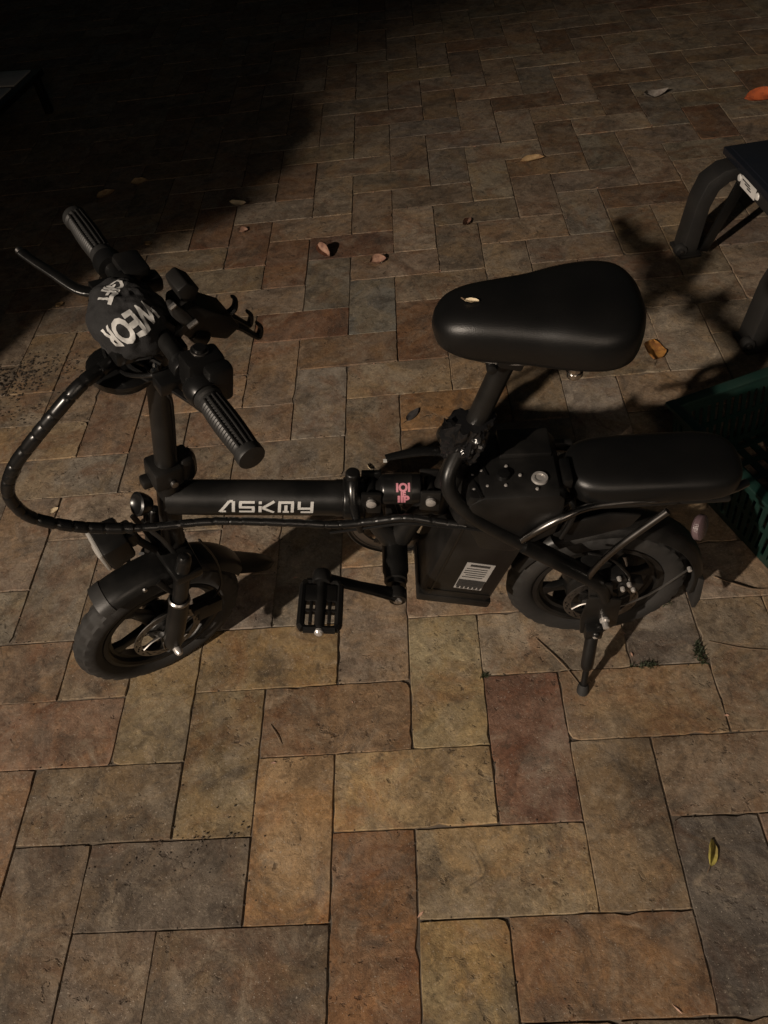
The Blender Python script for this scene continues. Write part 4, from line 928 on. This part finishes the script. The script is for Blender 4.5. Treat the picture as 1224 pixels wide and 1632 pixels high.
def tuft(x, y, n, h, sp__, label, seed):
    r = random.Random(seed); m = MB()
    for k in range(n):
        a = r.random()*6.283; q = r.random()**.5; b = V((x*0+math.cos(a)*sp__[0]*q, math.sin(a)*sp__[1]*q, -.002)); d = r.random()*6.283; hh = h*r.uniform(.5, 1.1); ln = r.uniform(.3, 1.0)*hh
        w_ = V((-math.sin(d), math.cos(d), 0))*r.uniform(.0008, .0017); t1 = b+V((math.cos(d)*ln*.35, math.sin(d)*ln*.35, hh*.65)); t2 = b+V((math.cos(d)*ln, math.sin(d)*ln, hh*.8))
        m.add([b-w_, b+w_, t1+w_*.8, t1-w_*.8, t2], [[0, 1, 2, 3], [3, 2, 4]])
    me = mesh_of(m, 'weed', 'grass'); o = bpy.data.objects.new('weed', me); C.objects.link(o); o.location = (x, y, 0)
    return tag(o, label, 'weed', 'weeds growing in the joints')
tuft(.635, .152, 60, .014, (.030, .007), 'flat green weed growing in the joint right of the kickstand foot', 1)
tuft(.748, .172, 100, .016, (.009, .026), 'dense green weed in the joint corner, rightmost of the weeds', 2)
tuft(.308, .152, 30, .013, (.008, .006), 'tiny green weed at the corner of the red stone', 3)
tuft(.705, .30, 26, .012, (.022, .008), 'sparse weed in the joint under the rear wheel shadow', 4)
cr_ = MB(); r = random.Random(21)
def crumb(x, y, s_):
    c = V((x, y, s_*.5)); vs = [c+V(d)*s_*r.uniform(.6, 1.2) for d in ((1, 0, 0), (0, 1, 0), (-1, 0, 0), (0, -1, 0), (0, 0, .7), (0, 0, -.7))]
    cr_.add(vs, [[0, 1, 4], [1, 2, 4], [2, 3, 4], [3, 0, 4], [1, 0, 5], [2, 1, 5], [3, 2, 5], [0, 3, 5]])
for k in range(260): crumb(-1.05+r.gauss(0, .06), 1.30+r.gauss(0, .055), r.uniform(.002, .006))
for k in range(90): crumb(-.93+r.gauss(0, .05), 1.33+r.gauss(0, .05), r.uniform(.002, .005))
for k in range(60): crumb(-1.0+r.gauss(0, .05), 1.12+r.gauss(0, .03), r.uniform(.0015, .004))
for k in range(120): crumb(-.30+r.gauss(0, .10), -.17+r.gauss(0, .03), r.uniform(.001, .003))
for k in range(900):
    x, y = r.uniform(-1.4, 1.6), r.uniform(-.6, 2.4); crumb(x, y, r.uniform(.0006, .0018))
for k in range(2600):  # grit caught along the joints
    s_ = r.choice(vis[:200]); hw, hd = (U, U/2) if s_[0] == 'H' else (U/2, U)
    if r.random() < .5: x, y = s_[3]+r.uniform(-hw, hw), s_[4]+r.choice((-hd, hd))
    else: x, y = s_[3]+r.choice((-hw, hw)), s_[4]+r.uniform(-hd, hd)
    crumb(x+r.gauss(0, .003), y+r.gauss(0, .003), r.uniform(.0008, .0026))
o = cr_.build('soil_crumbs', M['soil']); tag(o, kind='stuff')
lt = MB()
for k in range(130):
    s_ = r.choice(vis[:230]); hw, hd = (U, U/2) if s_[0] == 'H' else (U/2, U)
    if r.random() < .75:
        x, y = (s_[3]+r.uniform(-hw, hw), s_[4]+r.choice((-hd, hd))) if r.random() < .5 else (s_[3]+r.choice((-hw, hw)), s_[4]+r.uniform(-hd, hd))
        x += r.gauss(0, .006); y += r.gauss(0, .006)
    else: x, y = s_[3]+r.uniform(-hw, hw), s_[4]+r.uniform(-hd, hd)
    a = r.random()*6.28; L_ = r.uniform(.003, .011); w_ = L_*r.uniform(.12, .5); d = V((math.cos(a), math.sin(a), 0)); e = V((-d.y, d.x, 0)); c = V((x, y, .0016))
    lt.add([c-d*L_, c+e*w_+V((0, 0, .0015)), c+d*L_*.8+V((0, 0, r.uniform(0, .003))), c-e*w_*.8], [[0, 3, 2, 1]])
o = lt.build('leaf_litter', LM['pinkish']); tag(o, kind='stuff')
